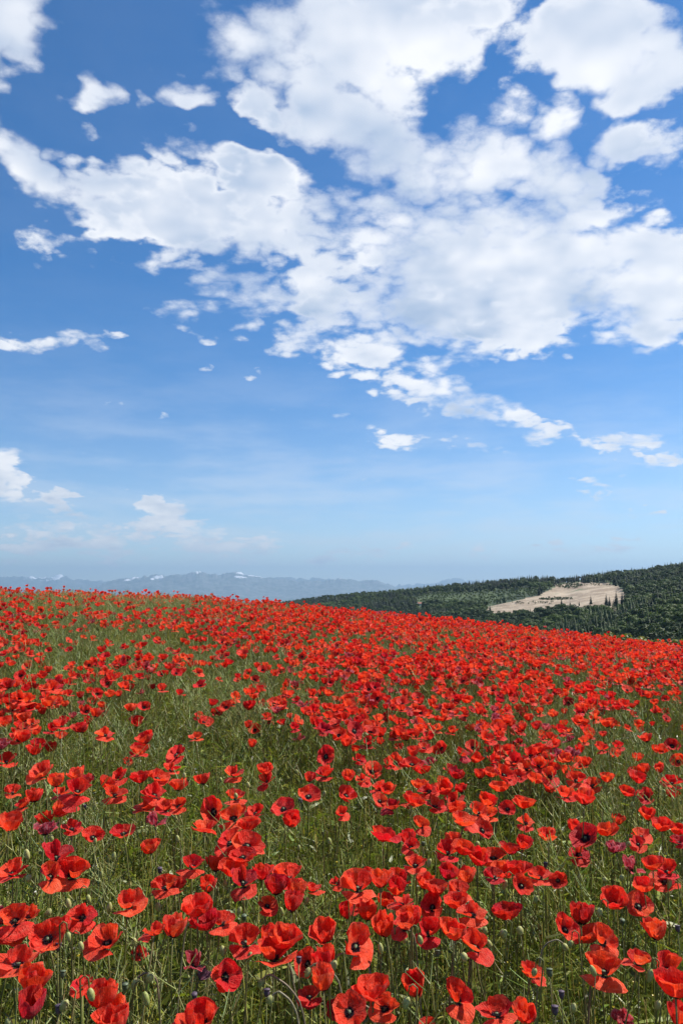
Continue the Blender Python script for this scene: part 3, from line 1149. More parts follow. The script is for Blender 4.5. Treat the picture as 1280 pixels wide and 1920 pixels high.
# prominent flowers of the foreground: photo column, row, width, form
FL = """5 1718 45 w;28 1722 52 s;55 1715 42 s;25 1755 45 o;88 1758 60 o;115 1735 38 c;155 1715 48 s;240 1692 55 s;200 1762 76 s;35 1800 62 s;
62 1832 92 c;60 1880 66 c;155 1845 42 s;192 1865 54 c;215 1895 55 c;215 1918 60 b;290 1745 46 s;262 1786 26 s;328 1735 56 c;370 1700 60 b;
385 1726 50 b;415 1725 46 s;460 1762 50 s;365 1800 42 w;380 1826 36 p;425 1830 52 o;512 1788 78 s;535 1758 72 b;610 1750 60 b;610 1798 54 c;
575 1805 46 o;605 1832 46 c;580 1865 40 s;378 1905 54 b;630 1888 32 s;505 1755 40 c;502 1695 36 s;550 1690 36 c;350 1922 50 s;650 1708 30 c;
688 1707 44 c;668 1770 64 s;720 1737 40 c;722 1690 32 b;755 1690 42 s;770 1718 42 c;760 1735 46 s;810 1698 42 s;805 1745 44 s;850 1745 50 b;
855 1690 42 b;885 1710 46 s;890 1770 54 s;700 1852 86 b;655 1895 58 o;720 1885 48 s;775 1848 66 c;857 1868 56 s;930 1895 56 s;950 1710 50 b;
800 1920 28 s;1150 1688 52 b;1198 1697 50 o;1088 1715 37 c;1060 1740 46 o;1105 1752 50 b;1130 1760 52 s;1228 1742 64 c;1130 1815 60 s;
1195 1800 42 s;1252 1815 52 s;1265 1850 84 b;1274 1905 42 c;985 1900 44 c;1165 1913 36 w;995 1825 40 s;80 1448 52 s;105 1462 50 c;65 1490 46 c;
145 1452 30 b;158 1462 30 b;145 1480 54 s;115 1485 32 s;115 1518 52 b;85 1535 28 c;85 1552 46 w;135 1503 30 s;200 1468 46 b;225 1455 30 s;
263 1458 37 b;297 1458 38 o;290 1487 42 s;215 1488 34 s;275 1512 42 s;312 1513 32 s;20 1545 44 b;135 1550 34 s;175 1568 36 o;231 1560 36 o;
281 1585 50 c;290 1537 42 w;105 1603 64 s;135 1637 52 s;95 1640 40 s;25 1632 50 s;310 1660 38 s;45 1508 30 s;25 1483 28 s;335 1472 34 b;335 1508 34 s;
380 1460 34 b;652 1455 28 b;438 1450 34 s;400 1520 46 o;438 1530 48 s;468 1545 52 b;385 1553 38 s;480 1520 34 s;531 1514 42 o;546 1538 40 c;
578 1490 44 o;432 1575 44 s;465 1583 50 o;455 1605 38 o;405 1620 54 b;435 1630 54 b;455 1650 56 s;390 1655 46 c;330 1660 42 s;360 1620 42 s;
492 1632 44 c;540 1640 52 s;518 1660 38 c;555 1665 36 c;587 1665 34 s;630 1655 24 s;580 1455 24 c;610 1450 38 s;500 1462 34 s;440 1492 36 s;
650 1490 38 o;698 1445 36 o;680 1460 28 s;712 1475 32 s;728 1480 28 b;712 1500 30 o;735 1512 32 s;775 1500 44 b;788 1468 34 c;803 1480 32 s;
835 1480 46 b;855 1450 44 b;815 1508 34 s;850 1500 38 s;855 1515 30 b;788 1545 32 s;868 1540 52 s;905 1555 34 o;895 1520 38 s;912 1502 40 b;
915 1525 38 s;935 1475 38 b;945 1450 40 s;717 1568 54 s;765 1570 50 c;770 1586 30 s;778 1618 36 s;848 1575 38 b;838 1595 42 s;868 1592 36 b;
895 1610 40 b;925 1605 42 s;838 1635 36 c;872 1640 44 c;713 1645 44 c;747 1645 42 b;687 1638 30 s;670 1660 54 s;742 1665 38 b;798 1655 40 b;
816 1662 44 b;925 1640 32 s;945 1632 42 b;860 1668 42 s;950 1515 28 o;955 1590 38 b;1003 1460 32 b;1030 1453 32 s;980 1505 42 b;1030 1477 28 c;
1058 1488 44 s;1095 1495 52 c;1110 1470 32 s;1080 1460 38 s;1137 1458 30 b;1195 1458 42 b;1175 1483 40 b;1210 1492 38 s;1258 1465 32 s;
1215 1528 34 b;1240 1547 48 b;1270 1555 38 b;1270 1577 32 s;1027 1565 48 b;1075 1547 36 c;1095 1568 52 o;1085 1600 38 s;1135 1555 50 b;
1157 1535 36 c;1150 1587 38 w;1200 1565 38 s;1195 1580 32 s;980 1580 38 b;985 1540 34 s;1010 1640 44 s;1045 1650 30 o;978 1660 36 o;
1180 1622 42 w;1222 1618 40 b;1250 1630 42 s;1245 1648 44 s;1205 1660 38 b;970 1628 38 b;640 1525 26 s;660 1700 26 s"""
flowers = []   # dicts: pos (head), diameter, form, hue


def ray_ground(px, py, h):
    """point at height h above the field along the ray through a photo pixel"""
    d = px_dir(px, py)
    lo, hi = 0.3, 60.0
    ys = np.linspace(.5, 40, 3000)
    k_ = ys / d.y
    zz = CAMZ + d.z * k_
    gg = gz(d.x * k_, ys) + h
    i = int(np.argmax(zz <= gg))
    return float(d.x * k_[i]), float(ys[i]), float(zz[i])


for rec in FL.replace('\n', '').split(';'):
    a, b, c, typ = rec.split()
    a, b, c = float(a), float(b), float(c)
    h = .62 + prng.normal() * .03
    x, y, z = ray_ground(a, b, h)
    dia = c * y / F
    lim = (.048, .092)
    if dia > lim[1] or dia < lim[0]:
        want = min(max(dia, lim[0]), lim[1])
        y2 = want * F / c
        y2 = min(max(y2, y * .80), y * 1.16)
        d = px_dir(a, b)
        x, y, z = d.x * y2 / d.y, y2, CAMZ + d.z * y2 / d.y
        dia = c * y2 / F
    typ_ = 'w' if typ == 'p' else typ
    hue = 'purple' if typ == 'p' else 'pinkish' if typ == 'w' else prng.choice(['scarlet', 'orange-red', 'crimson'], p=[.56, .36, .08])
    flowers.append(dict(p=(x, y, z), dia=dia, t=typ_, hue=str(hue)))
n_listed = len(flowers)

# the rest of the field: denser and looser patches
PATCH = [(130, 1222, 95, 22, .75), (290, 1140, 170, 12, .8), (90, 1126, 110, 8, .7), (480, 1150, 60, 7, .6), (500, 1350, 110, 36, .55), (560, 1205, 110, 12, .45), (760, 1330, 80, 25, .35),
         (150, 1390, 90, 28, .45), (640, 1440, 120, 30, .5), (1160, 1420, 90, 30, .35), (420, 1170, 120, 8, .3), (960, 1225, 80, 6, .3), (1180, 1255, 60, 8, .3)]


def bare(px, py):
    b = np.zeros(np.shape(px))
    for (cx, cy_, rx, ry, w_) in PATCH:
        q = ((px - cx) / rx) ** 2 + ((py - cy_) / ry) ** 2
        b = np.maximum(b, w_ * np.exp(-q ** 1.5))
    return b


N0 = 33000
yy = np.sqrt(prng.random(N0) * (19.5 ** 2 - 2.2 ** 2) + 2.2 ** 2)
ax = prng.random(N0) * 1.6 - .8
xx = ax * yy
zz = gz(xx, yy) + .62
qx, qy = project(xx, yy, zz)
clump = VN(xx * 1.15 + 9, yy * 1.15, 3, .6)
rho = 66 * (0.26 + 1.6 * smoothstep(.36, .64, clump)) * (.62 + .5 * smoothstep(-.25, .2, ax)) * (1 - bare(qx, qy))
rho *= (1 - .55 * smoothstep(-.05, -.40, ax) * smoothstep(6, 12, yy)) * (1 + .35 * smoothstep(5, 10, yy))
area = .80 * (19.5 ** 2 - 2.2 ** 2)
pick = prng.random(N0) < rho / (N0 / area)
pick &= (qy < 1444) | (np.abs(qx - 640) > 680)
xx, yy, qx, qy = xx[pick], yy[pick], qx[pick], qy[pick]
print('field poppies', len(xx))
order = np.argsort(yy)
for i in order:
    typ = prng.choice(['o', 'b', 'c', 's', 'w'], p=[.13, .27, .2, .34, .06])
    hue = 'pinkish' if typ == 'w' else prng.choice(['scarlet', 'orange-red', 'crimson'], p=[.55, .37, .08])
    h = .60 + prng.normal() * .055
    flowers.append(dict(p=(xx[i], yy[i], float(gz(xx[i], yy[i])) + h), dia=.079 + prng.normal() * .012, t=str(typ), hue=str(hue), q=(qx[i], qy[i])))

in_view = [f for f in flowers[n_listed:] if -20 < f['q'][0] < 1300 and f['q'][1] < 1460]
single_f = flowers[:n_listed] + in_view[:300 - n_listed]
ids = set(id(f) for f in single_f)
far_f = [f for f in flowers if id(f) not in ids]

FORM = {'o': 'opened flat with dark centre showing', 'b': 'open like a bowl', 'c': 'closed like a cup',
        's': 'with raised back petal and drooping front petal', 'w': 'crumpled and wilting'}
allp = np.array([f['p'] for f in flowers])


def head_matrix(f, rng):
    tilt = {'o': 40, 'b': 12, 'c': 2, 's': 8, 'w': 10}[f['t']] + rng.normal() * 9
    yaw = rng.normal() * (28 if f['t'] in 'os' else 45)
    roll = rng.normal() * 22 if f['t'] == 's' else rng.random() * 360
    if f['t'] == 'o':
        roll = rng.choice([0, 90, 180, 270]) + rng.normal() * 15
    # shift of the flower's middle: petals rise above their base
    return Matrix.Rotation(R(yaw), 4, 'Z') @ Matrix.Rotation(R(tilt), 4, 'X') @ Matrix.Rotation(R(roll), 4, 'Z')


def stem_points(head, base, axis, rng, n=7):
    head, base = np.array(head), np.array(base)
    p1 = head - np.array(axis) * .10
    s = np.linspace(0, 1, n)[:, None]
    mid = (base + head) / 2 + np.array([rng.normal() * .02, rng.normal() * .02, .03])
    # cubic through base, mid-ish and the flower's own axis
    c1 = base * .4 + mid * .6 + np.array([0, 0, .02])
    return (1 - s) ** 3 * base + 3 * (1 - s) ** 2 * s * c1 + 3 * (1 - s) * s ** 2 * p1 + s ** 3 * head


BUDS = """131 1696;85 1713;205 1705;122 1762;252 1766;162 1870;420 1785;455 1712;573 1690;633 1815;862 1800;770 1885;780 1767;715 1780;750 1765;1008 1830;1073 1890;
1075 1776;1115 1822;1203 1685;45 1603;50 1468;212 1607;136 1632;60 1652;92 1498;92 1575;178 1578;328 1576;410 1465;461 1474;438 1495;612 1580;612 1490;345 1455;553 1450;417 1662;
744 1498;779 1608;774 1635;880 1540;880 1523;842 1660;890 1587;952 1660;677 1448;1182 1586;1188 1510;1138 1522;1087 1647;1132 1648;1260 1658;1240 1487;145 1780;160 1690;255 1690;
290 1705;466 1792;530 1710;700 1795;905 1745;950 1755;1130 1715;1225 1830;1010 1690;975 1745;1240 1890;290 1838;265 1875;130 1890;20 1915;390 1690;650 1640;810 1620;1170 1650;560 1590;190 1640"""
bud_rng = np.random.default_rng(99)
bud_pos = [ray_ground(*map(float, rec.split()), .60 + bud_rng.normal() * .03) for rec in BUDS.replace('\n', '').split(';')]


def beside(p):
    """the listed flower closest to a point, in words"""
    q = min(single_f, key=lambda f: math.dist(f['p'], p))
    hue = {'pinkish': 'pinkish red', 'purple': 'dried purple'}.get(q['hue'], q['hue'])
    return '%s %s poppy' % (('an ' if hue[0] == 'o' else 'a ') + hue, {'o': 'flat-open', 'b': 'bowl-shaped', 'c': 'cup-shaped', 's': 'drooping', 'w': 'wilting'}[q['t']])


frng2 = np.random.default_rng(77)
for f in single_f:
    k_ = int(frng2.integers(len(DES[f['t']])))
    meshes, rmax = design_meshes(f['t'], k_, f['hue'])
    sc = min(f['dia'] / 2 / rmax * 1.18, .053)
    Rm = head_matrix(f, frng2)
    axis = (Rm @ Vector((0, 0, 1)))
    ctr = Vector(f['p'])
    lift = {'o': .28, 'b': .42, 'c': .48, 's': .30, 'w': .45}[f['t']] * sc
    head = ctr - axis * lift
    lean = frng2.normal(size=2) * .07
    bxy = (head.x + lean[0] - axis.x * .06, head.y + lean[1] - axis.y * .06)
    base = Vector((bxy[0], bxy[1], float(gz(bxy[0], bxy[1])) - .01))
    near_n = int((np.linalg.norm(allp - np.array(f['p']), axis=1) < .11).sum()) - 1
    crowd = 'standing alone' if near_n == 0 else 'beside another' if near_n == 1 else 'in a crowd'
    dbud = min(math.dist(f['p'], q) for q in bud_pos)
    if dbud < .055:
        crowd += ', by a green bud'
    size = 'large ' if f['dia'] > .078 else 'small ' if f['dia'] < .058 else ''
    hgt = f['p'][2] - float(gz(f['p'][0], f['p'][1]))
    size = ('tall ' if hgt > .665 else 'low ' if hgt < .575 else '') + size
    if math.hypot(*lean) > .11:
        size = 'leaning ' + size
    hue = {'pinkish': 'pinkish red', 'purple': 'dried purple'}.get(f['hue'], f['hue'])
    lab = '%s%s poppy %s, %s' % (size, hue, FORM[f['t']], crowd)
    if len(lab.split()) > 16:
        lab = lab.replace(', by a green bud', '')
    o = thing('poppy', lab, 'poppy', base, 'poppies at the front of the field')
    sq = 1 + .13 * float(np.clip(frng2.normal(), -1.5, 1.5))
    HM = Matrix.Translation(head - base) @ Rm @ Matrix.Diagonal((sc * sq, sc / sq, sc * (1 + .10 * float(np.clip(frng2.normal(), -1.5, 1.5))), 1))
    for q in meshes:
        c_ = obj('petal', q, o)
        c_.matrix_local = HM
    if f['t'] != 'c':
        c_ = obj('capsule', ME_caps, o)
        c_.matrix_local = HM
        c_ = obj('stamens', ME_stam, o)
        c_.matrix_local = HM
    rad_ = .0016 + .0006 * frng2.random()
    tv, tf = tube(stem_points(head - base, (0, 0, 0), axis, frng2), [rad_ * 1.25, rad_ * 1.15, rad_ * 1.05, rad_, rad_, rad_ * .95, rad_ * .9], 5)
    obj('stem', mesh_np('stem', tv, tf, M_stem, True), o)

# --- the other poppies of the field, one mass
far_src, far_key = [], []
for typ in 'obcsw':
    for k_ in range(4 if typ != 'w' else 2):
        for hue in (['scarlet', 'orange-red', 'crimson'] if typ != 'w' else ['pinkish']):
            mb = MB()
            uvs = []
            pet = flower_design(np.random.default_rng(100 + k_ * 7 + ord(typ)), typ, 6, 8)
            rmax = max(.80, max(np.abs(V[:, 0]).max() for V, _, _ in pet))
            for V, Fq, UV in pet:
                mb.add(V / rmax, Fq, mi=0)
                uvs.append(UV)
            if typ != 'c':
                mb.add(sv / rmax, sf, mi=2)
                uvs.append(np.zeros((len(sv), 2)))
            sp = [(0, 0, 0), (.1, .3, -1.5), (.3, 1.6, -5), (.2, 2.5, -9), (0, 3.0, -16)]
            tv, tf = tube(sp, [.045, .05, .05, .05, .055], 3)
            mb.add(tv, tf, mi=1)
            uvs.append(np.zeros((len(tv), 2)))
            far_src.append(mb.mesh('poppy', [PM[hue], M_stem, M_dark], True, np.vstack(uvs)))
            far_key.append((typ, hue))
look = {}
for i, kk in enumerate(far_key):
    look.setdefault(kk, []).append(i)
P_, R_, S_, I_ = [], [], [], []
for f in far_f:
    Rm = head_matrix(f, frng2)
    e = Rm.to_euler()
    P_.append(f['p'])
    R_.append((e.x, e.y, e.z))
    s = max(.042, f['dia']) / 2
    S_.append((s, s, s))
    I_.append(look[(f['t'], f['hue'])][int(frng2.integers(len(look[(f['t'], f['hue'])])))])
pf = scatter('poppies', far_src, P_, R_, S_, I_)
tag(pf, 'red poppies massed across the field up to its crest', 'poppies')

# ------------------------------------------------------------------ buds and seed heads
def bud_mesh(rng, L=.021, r=.0068):
    prof = [(0, 0), (.5, .06), (.85, .22), (1.0, .45), (.92, .68), (.62, .88), (.22, .98), (0, 1.0)]
    sd_ = 9
    v, f = [], []
    for (q, z) in prof:
        for j in range(sd_):
            a = j * 6.2832 / sd_
            rr = q * r * (1 - .10 * abs(math.cos(a)) ** 6)
            v.append((rr * math.cos(a), rr * math.sin(a), z * L))
    for i in range(len(prof) - 1):
        for j in range(sd_):
            f.append((i * sd_ + j, i * sd_ + (j + 1) % sd_, (i + 1) * sd_ + (j + 1) % sd_, (i + 1) * sd_ + j))
    # a few stiff hairs
    for i in range(34):
        a = rng.random() * 6.28
        z = .15 + .7 * rng.random()
        q = np.interp(z, [p[1] for p in prof], [p[0] for p in prof]) * r
        b = len(v)
        d = np.array([math.cos(a), math.sin(a), 0])
        s = np.array([-math.sin(a), math.cos(a), 0]) * .00022
        p = d * q + np.array([0, 0, z * L])
        v += [tuple(p + s), tuple(p - s), tuple(p + d * .0028 + np.array([0, 0, .0012 * rng.normal()]))]
        f.append((b, b + 1, b + 2))
    return mesh_np('sepals', np.array(v), f, M_bud, True)


brng = np.random.default_rng(31)
BUDM = [bud_mesh(brng, .019 + .006 * brng.random(), .0058 + .002 * brng.random()) for _ in range(5)]
ARCH = [(380, 1727, 345, 1745, -1), (482, 1766, 550, 1815, 1), (592, 1806, 642, 1852, 1), (640, 1787, 700, 1822, 1), (505, 1826, 572, 1895, 1), (522, 1858, 562, 1918, 1),
        (885, 1725, 850, 1765, -1), (903, 1755, 880, 1790, -1), (1045, 1762, 1010, 1792, -1), (1130, 1802, 1105, 1845, -1), (752, 1742, 780, 1765, 1), (668, 1882, 705, 1915, 1), (270, 1825, 298, 1850, 1)]
head_n = 0
for (x, y, z) in bud_pos:
    nod = brng.random() < .6
    lean = brng.normal(size=2) * .05
    base = Vector((x + lean[0], y + lean[1], float(gz(x, y)) - .01))
    if nod:
        lab = 'nodding green poppy bud on a hooked stem beside ' + beside((x, y, z))
        sgn = 1 if brng.random() < .5 else -1
        top = Vector((x + sgn * .012, y, z + .03))
        pts_ = [base, base.lerp(top, .4) + Vector((0, 0, .02)), base.lerp(top, .85), top, top + Vector((-sgn * .008, 0, .007)), top + Vector((-sgn * .015, 0, .003)), Vector((x - sgn * .005, y, z + .016))]
        ax_ = Vector((-sgn * .35, -.1, -1)).normalized()
    else:
        lab = 'upright green poppy bud on a straight stem beside ' + beside((x, y, z))
        top = Vector((x, y, z - .01))
        pts_ = [base, base.lerp(top, .35) + Vector((.01, 0, 0)), base.lerp(top, .7), base.lerp(top, .9), top]
        ax_ = Vector((brng.normal() * .25, -.1, 1)).normalized()
    o = thing('poppy_bud', lab, 'bud', base, 'poppy buds among the flowers')
    bm_ = BUDM[int(brng.integers(5))]
    c_ = obj('sepals', bm_, o)
    s = .85 + .4 * brng.random()
    o['label'] = ('fat ' if s > 1.13 else 'slim ' if s < .95 else '') + lab
    c_.matrix_local = Matrix.Translation(pts_[-1] - base) @ ax_.to_track_quat('Z', 'Y').to_matrix().to_4x4() @ Matrix.Scale(s, 4)
    tv, tf = tube([p - base for p in pts_], np.linspace(.0019, .0013, len(pts_)), 5)
    obj('stem', mesh_np('stem', tv, tf, M_stem, True), o)

M_arch = leafy('hairy_bent_stem', lambda t: t.mix(t.n('ShaderNodeObjectInfo').outputs['Random'], rgb(.26, .24, .15), rgb(.19, .12, .08)), .1, .5, .3)
for (x0, y0, x1, y1, sgn) in ARCH:
    hx0 = Vector(ray_ground(x0, y0, .60))
    d = px_dir(x1, y1)
    hx1 = Vector((d.x * hx0.y / d.y, hx0.y, CAMZ + d.z * hx0.y / d.y))
    out = (hx1 - hx0)
    base = Vector((hx1.x + out.x * .5, hx0.y + .02, float(gz(hx1.x, hx0.y)) - .01))
    tip = hx0 + Vector((-sgn * .012, 0, -.008))
    pts_ = [base, base.lerp(hx1, .5) + Vector((sgn * .01, 0, 0)), hx1, hx1.lerp(hx0, .5) + Vector((sgn * .006, 0, .010)), hx0.lerp(hx1, .15) + Vector((0, 0, .005)), hx0, tip]
    o = thing('poppy_bud', 'long hairy bud stem arching over with hanging bud, beside ' + beside(hx0), 'bud', base, 'arched bud stems')
    # smooth the stem a little
    P3 = np.array([list(p - base) for p in pts_])
    for _ in range(2):
        P3 = np.vstack([P3[:1], np.stack([.75 * P3[:-1] + .25 * P3[1:], .25 * P3[:-1] + .75 * P3[1:]], 1).reshape(-1, 3), P3[-1:]])
    mbv, mbf = tube(P3, np.linspace(.0024, .0017, len(P3)), 6)
    vv, ff = list(map(tuple, mbv)), list(mbf)
    for i in range(150):
        k_ = brng.integers(len(P3))
        p = P3[k_]
        dd = brng.normal(size=3)
        dd /= np.linalg.norm(dd)
        s_ = np.cross(dd, [0, 0, 1]) * .00018
        b = len(vv)
        vv += [tuple(p + s_), tuple(p - s_), tuple(p + dd * .0062)]
        ff.append((b, b + 1, b + 2))
    obj('stem', mesh_np('stem', np.array(vv), ff, M_arch, True), o)
    c_ = obj('sepals', BUDM[int(brng.integers(5))], o)
    ax_ = Vector((-sgn * .5, -.2, -1)).normalized()
    c_.matrix_local = Matrix.Translation(tip - base) @ ax_.to_track_quat('Z', 'Y').to_matrix().to_4x4()

SEED = "109 1776;118 1826;110 1893;500 1862;458 1720;560 1800;160 1512;817 1522;1052 1865;1040 1895;1030 1825;1270 1742;1197 1803;793 1582;1022 1622;563 1502;235 1850;365 1866;690 1790;820 1788;975 1620;300 1632;1165 1728;470 1600"
ME_seed = mesh_np('seed_pod', cv * .068, cf, M_seed, True)
ME_seedg = mesh_np('seed_pod', cv * .068, cf, M_caps, True)
for j, rec in enumerate(SEED.split(';')):
    a, b = map(float, rec.split())
    x, y, z = ray_ground(a, b, .58)
    base = Vector((x + brng.normal() * .03, y + brng.normal() * .03, float(gz(x, y)) - .01))
    dk = j % 3 != 1
    o = thing('poppy_seed_head', ('dark purple petal-less poppy seed head beside ' if dk else 'green petal-less poppy seed head beside ') + beside((x, y, z)), 'seed head', base, 'poppy seed heads')
    top = Vector((x, y, z - .008))
    c_ = obj('seed_pod', ME_seed if dk else ME_seedg, o)
    c_.matrix_local = Matrix.Translation(top - base) @ Matrix.Rotation(brng.normal() * .25, 4, 'X') @ Matrix.Scale(1.0 + .3 * brng.random(), 4)
    tv, tf = tube([(0, 0, 0), (top - base) * .4 + Vector((.008, 0, 0)), (top - base) * .8, top - base], [.002, .0018, .0016, .0014], 5)
    obj('stem', mesh_np('stem', tv, tf, M_stem, True), o)


# ------------------------------------------------------------------ the green of the field
def veg_patch(rng, kind, size=.5):
    mb = MB()
    V_, F_, C_ = [], [], []
    cnt = 0

    def ribbon(p0, d0, bend, L, w, col, n=4, tip=.15):
        nonlocal cnt
        s = np.linspace(0, 1, n)
        d0 = d0 / np.linalg.norm(d0)
        pts_ = p0 + d0 * (s[:, None] * L) + bend[None] * (s[:, None] ** 2) * L
        side = np.cross(d0, rng.normal(size=3))
        side /= np.linalg.norm(side) + 1e-9
        wv = w * (1 - (1 - tip) * s ** 1.5)[:, None]
        v = np.empty((2 * n, 3))
        v[0::2] = pts_ - side * wv / 2
        v[1::2] = pts_ + side * wv / 2
        i = np.arange(n - 1) * 2
        f_ = np.stack([i, i + 1, i + 3, i + 2], 1) + cnt
        V_.append(v)
        F_.append(f_)
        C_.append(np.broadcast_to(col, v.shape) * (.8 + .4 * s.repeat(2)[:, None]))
        cnt += 2 * n
        return pts_

    def rod(pts_, r, col):
        nonlocal cnt
        n = len(pts_)
        a = np.array([0, 2.09, 4.19])
        ring = np.stack([np.cos(a), np.sin(a), np.zeros(3)], 1)
        rr = np.linspace(r, r * .6, n)
        v = (np.asarray(pts_)[:, None] + ring[None] * rr[:, None, None]).reshape(-1, 3)
        f_ = []
        for k_ in range(n - 1):
            for j in range(3):
                f_.append((k_ * 3 + j, k_ * 3 + (j + 1) % 3, k_ * 3 + 3 + (j + 1) % 3, k_ * 3 + 3 + j))
        V_.append(v)
        F_.append(np.array(f_) + cnt)
        C_.append(np.broadcast_to(col, v.shape).copy())
        cnt += len(v)

    def jit(c, s=.25):
        return np.array(c) * (1 + rng.normal() * s) * np.array([1 + rng.normal() * .10, 1, 1 + rng.normal() * .15])
    G1, G2, G3, G4 = (.135, .170, .022), (.215, .245, .036), (.33, .33, .085), (.070, .10, .02)
    STR = (.30, .26, .10)
    nst, nbl, npod, nlow = {'stems': (120, 360, 3, 380), 'pods': (45, 300, 15, 300), 'lush': (60, 560, 6, 360)}[kind]
    hh = {'stems': .50, 'pods': .54, 'lush': .55}[kind]
    rp = lambda: np.array([(rng.random() - .5) * size * 1.15, (rng.random() - .5) * size * 1.15, 0.0])
    for i in range(nst):      # bare poppy and weed stems
        p = rp()
        h = hh * (.55 + .55 * rng.random())
        lean = rng.normal(size=2) * .10
        top = p + np.array([lean[0] * h, lean[1] * h, h])
        midp = (p + top) / 2 + np.array([rng.normal() * .012, rng.normal() * .012, 0])
        c = jit(G3 if rng.random() < .35 else G2 if rng.random() < .6 else STR if rng.random() < .45 else (.12, .08, .04))
        rod([p, midp, top], .0015 + .0006 * rng.random(), c)
        if rng.random() < .16:   # small bud
            q = rng.random()
            bc = jit((.22, .24, .07))
            for kk in range(3):
                a = kk * 1.05
                ribbon(top - np.array([0, 0, .004]), np.array([0.05, 0, 1.]), np.zeros(3), .020, .0105, bc, 3, .4)
    for i in range(nbl):      # grass blades and narrow leaves
        p = rp()
        L = hh * (.45 + .55 * rng.random())
        d = np.array([rng.normal() * .28, rng.normal() * .28, 1.0])
        b = np.array([rng.normal() * .38, rng.normal() * .38, -.10 - .22 * rng.random()])
        u = rng.random()
        c = jit(G1 if u < .42 else G2 if u < .78 else G3 if u < .90 else G4)
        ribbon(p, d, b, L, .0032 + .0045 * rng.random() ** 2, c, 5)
    for i in range(nlow):     # feathery side leaves
        p = rp()
        p[2] = hh * (.12 + .68 * rng.random())
        d = np.array([rng.normal(), rng.normal(), .7 + .5 * rng.random()])
        L = .04 + .07 * rng.random()
        c = jit(G1 if rng.random() < .6 else G2)
        b = np.array([rng.normal() * .3, rng.normal() * .3, -.35])
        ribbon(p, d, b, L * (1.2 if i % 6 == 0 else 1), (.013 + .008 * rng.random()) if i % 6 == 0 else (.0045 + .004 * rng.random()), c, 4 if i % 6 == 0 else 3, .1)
    for i in range(npod):     # rape stalks with thin curved pods
        p = rp()
        h = hh * (.95 + .22 * rng.random())
        lean = rng.normal(size=2) * .28
        n = 5
        s = np.linspace(0, 1, n)[:, None]
        top = np.array([lean[0] * h, lean[1] * h, h])
        cv_ = np.array([rng.normal() * .05, rng.normal() * .05, 0])
        ax_p = p + s * top + np.sin(s * 3.14) * cv_
        c = jit((.30, .33, .11), .15)
        rod(ax_p, .0022, c)
        for k_ in range(15):
            f_ = .45 + .55 * rng.random()
            q = p + f_ * top + math.sin(f_ * 3.14) * cv_
            a = rng.random() * 6.28
            d = np.array([math.cos(a), math.sin(a), .55 + .4 * rng.random()])
            d /= np.linalg.norm(d)
            L = .045 + .03 * rng.random()
            b = np.array([0, 0, .35]) + rng.normal(size=3) * .1
            cc = jit((.33, .37, .12) if rng.random() < .8 else STR, .15)
            ss_ = np.linspace(0, 1, 4)[:, None]
            rod(q + d * ss_ * L + b * ss_ ** 2 * L * .6, .0018, cc)
    for i in range(3):        # stray small yellow and white blossoms
        p = rp()
        p[2] = hh * (.75 + .25 * rng.random())
        bc = np.array((.55, .42, .03) if rng.random() < .6 else (.6, .58, .5))
        for kk in range(4):
            ribbon(p, np.array([math.cos(kk * 1.57), math.sin(kk * 1.57), .4]), np.zeros(3), .005, .004, bc, 3, .6)
    V = np.vstack(V_)
    Fm = np.vstack(F_)
    Cc = np.vstack(C_)
    return mesh_np('greens', V, Fm, M_veg, False, col=np.clip(Cc, .01, .6))


vrng = np.random.default_rng(41)
VEG = [veg_patch(vrng, 'stems') for _ in range(4)] + [veg_patch(vrng, 'pods') for _ in range(4)] + [veg_patch(vrng, 'lush') for _ in range(3)]
gp, gr_, gs, gi_ = [], [], [], []
sp_ = .33
for y_ in np.arange(.55, 21.5, sp_):
    half_w = .80 * y_ + .8
    for x_ in np.arange(-half_w, half_w, sp_):
        x = x_ + vrng.normal() * .07
        y = y_ + vrng.normal() * .07
        z = float(gz(x, y))
        qx_, qy_ = project(x, y, z + .55)
        b = float(bare(qx_, qy_))
        nz = float(VN2(x * .9, y * .9, 2))
        pod = (y > 2.6) * .45 + (nz - .5) * 1.6 + b * .7
        if b > .35 and vrng.random() < b:
            k_ = 8 + vrng.integers(3) if vrng.random() < .5 else 4 + vrng.integers(4)
        elif vrng.random() < pod:
            k_ = 4 + vrng.integers(4)
        else:
            k_ = vrng.integers(4) if vrng.random() < .75 else 8 + vrng.integers(3)
        s = 1.0 + vrng.normal() * .06 + .10 * (nz - .5)
        zs = s * (1 + .16 * b) * (.94 if y < 3 else 1.0)
        gp.append((x, y, z - .005))
        gr_.append((vrng.normal() * .03, vrng.normal() * .03, vrng.random() * 6.28))
        gs.append((s, s, zs))
        gi_.append(int(k_))
grass = scatter('greenery', VEG, gp, gr_, gs, gi_)
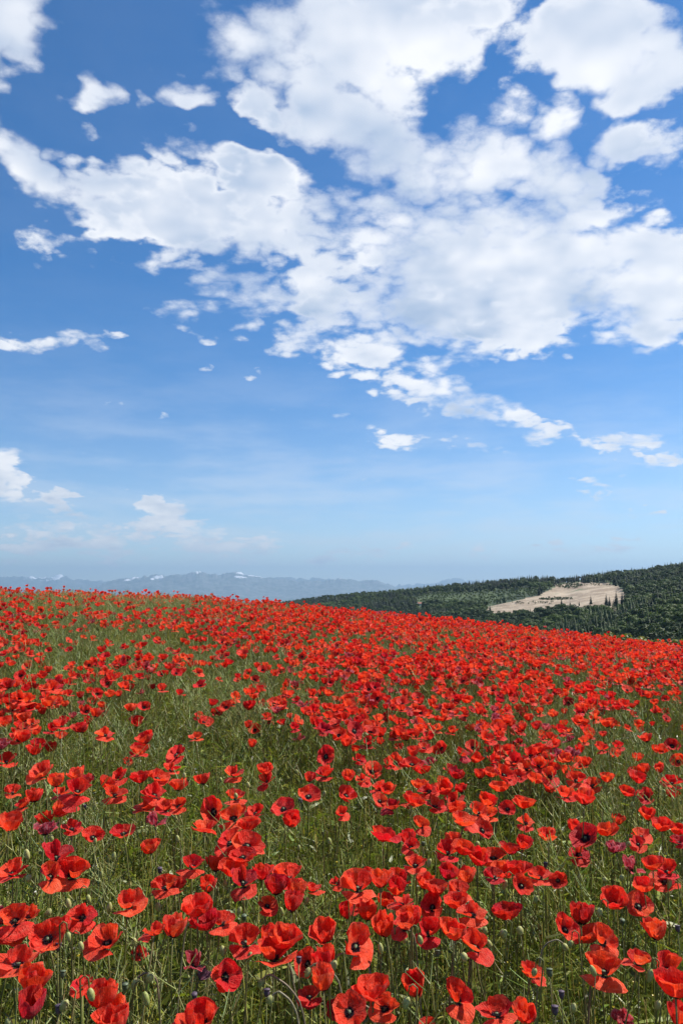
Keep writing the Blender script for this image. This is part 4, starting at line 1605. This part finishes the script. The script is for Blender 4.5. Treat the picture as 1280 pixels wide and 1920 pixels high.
tag(grass, 'tangled green grass, stems and thin rape pods between the poppies', 'greenery')
print('patches', len(gp))

# low yellow-green bushes on the field's far right border
bush_src = [broad_crown(np.random.default_rng(60 + i), 1.0, 420).mesh('foliage', [leafy('bush_leaves', lambda t: t.mix(
    t.n('ShaderNodeObjectInfo').outputs['Random'], rgb(.10, .12, .02), rgb(.18, .17, .03)), .3, .5, .3)]) for i in range(3)]
st_v, st_f = tube([(0, 0, 0), (.02, 0, .3), (0, .02, .6)], [.02, .016, .008], 5)
ME_bst = mesh_np('stem', st_v, st_f, M_bark)
for j, bx_ in enumerate(range(1128, 1330, 13)):
    d = px_dir(bx_, 1200)
    y = 24.0 + vrng.normal() * 1.0
    x = d.x / d.y * y
    topz = CAMZ + px_dir(bx_, np.interp(bx_, [1100, 1280, 1340], [1184, 1202, 1208]) + vrng.normal() * 1.5).z / px_dir(bx_, 1195).y * y
    z = float(gz(x, y))
    o = thing('bush', 'low yellow-green bush on the far border of the poppy field', 'bush', (x, y, z), 'bushes along the field border')
    hgt = max(.4, topz - z)
    o.scale = (hgt * .8, hgt * .8, hgt)
    o.rotation_euler = (0, 0, j * 1.7)
    for nm, q in (('foliage', bush_src[j % 3]), ('stem', ME_bst)):
        obj(nm, q, o)

# ------------------------------------------------------------------ air
hz = 70000.0
m, t = new_mat('haze_air')
vol = t.n('ShaderNodeVolumePrincipled', Density=3.0e-5)
vol.inputs['Color'].default_value = (.34, .50, .70, 1)
vol.inputs['Anisotropy'].default_value = 0.25
t.n('ShaderNodeOutputMaterial', Volume=vol.outputs[0])
top_z, bot_z = 1700.0, -700.0
v = [(sx * hz, sy * hz, z) for z in (bot_z, top_z) for sx, sy in ((-1, -1), (1, -1), (1, 1), (-1, 1))]
haze = obj('haze', mesh_np('haze', np.array(v, float), [(3, 2, 1, 0), (4, 5, 6, 7), (0, 1, 5, 4), (1, 2, 6, 5), (2, 3, 7, 6), (3, 0, 4, 7)], m))
haze['kind'] = 'stuff'
tag(haze, 'pale blue summer haze over the far mountains', 'haze')
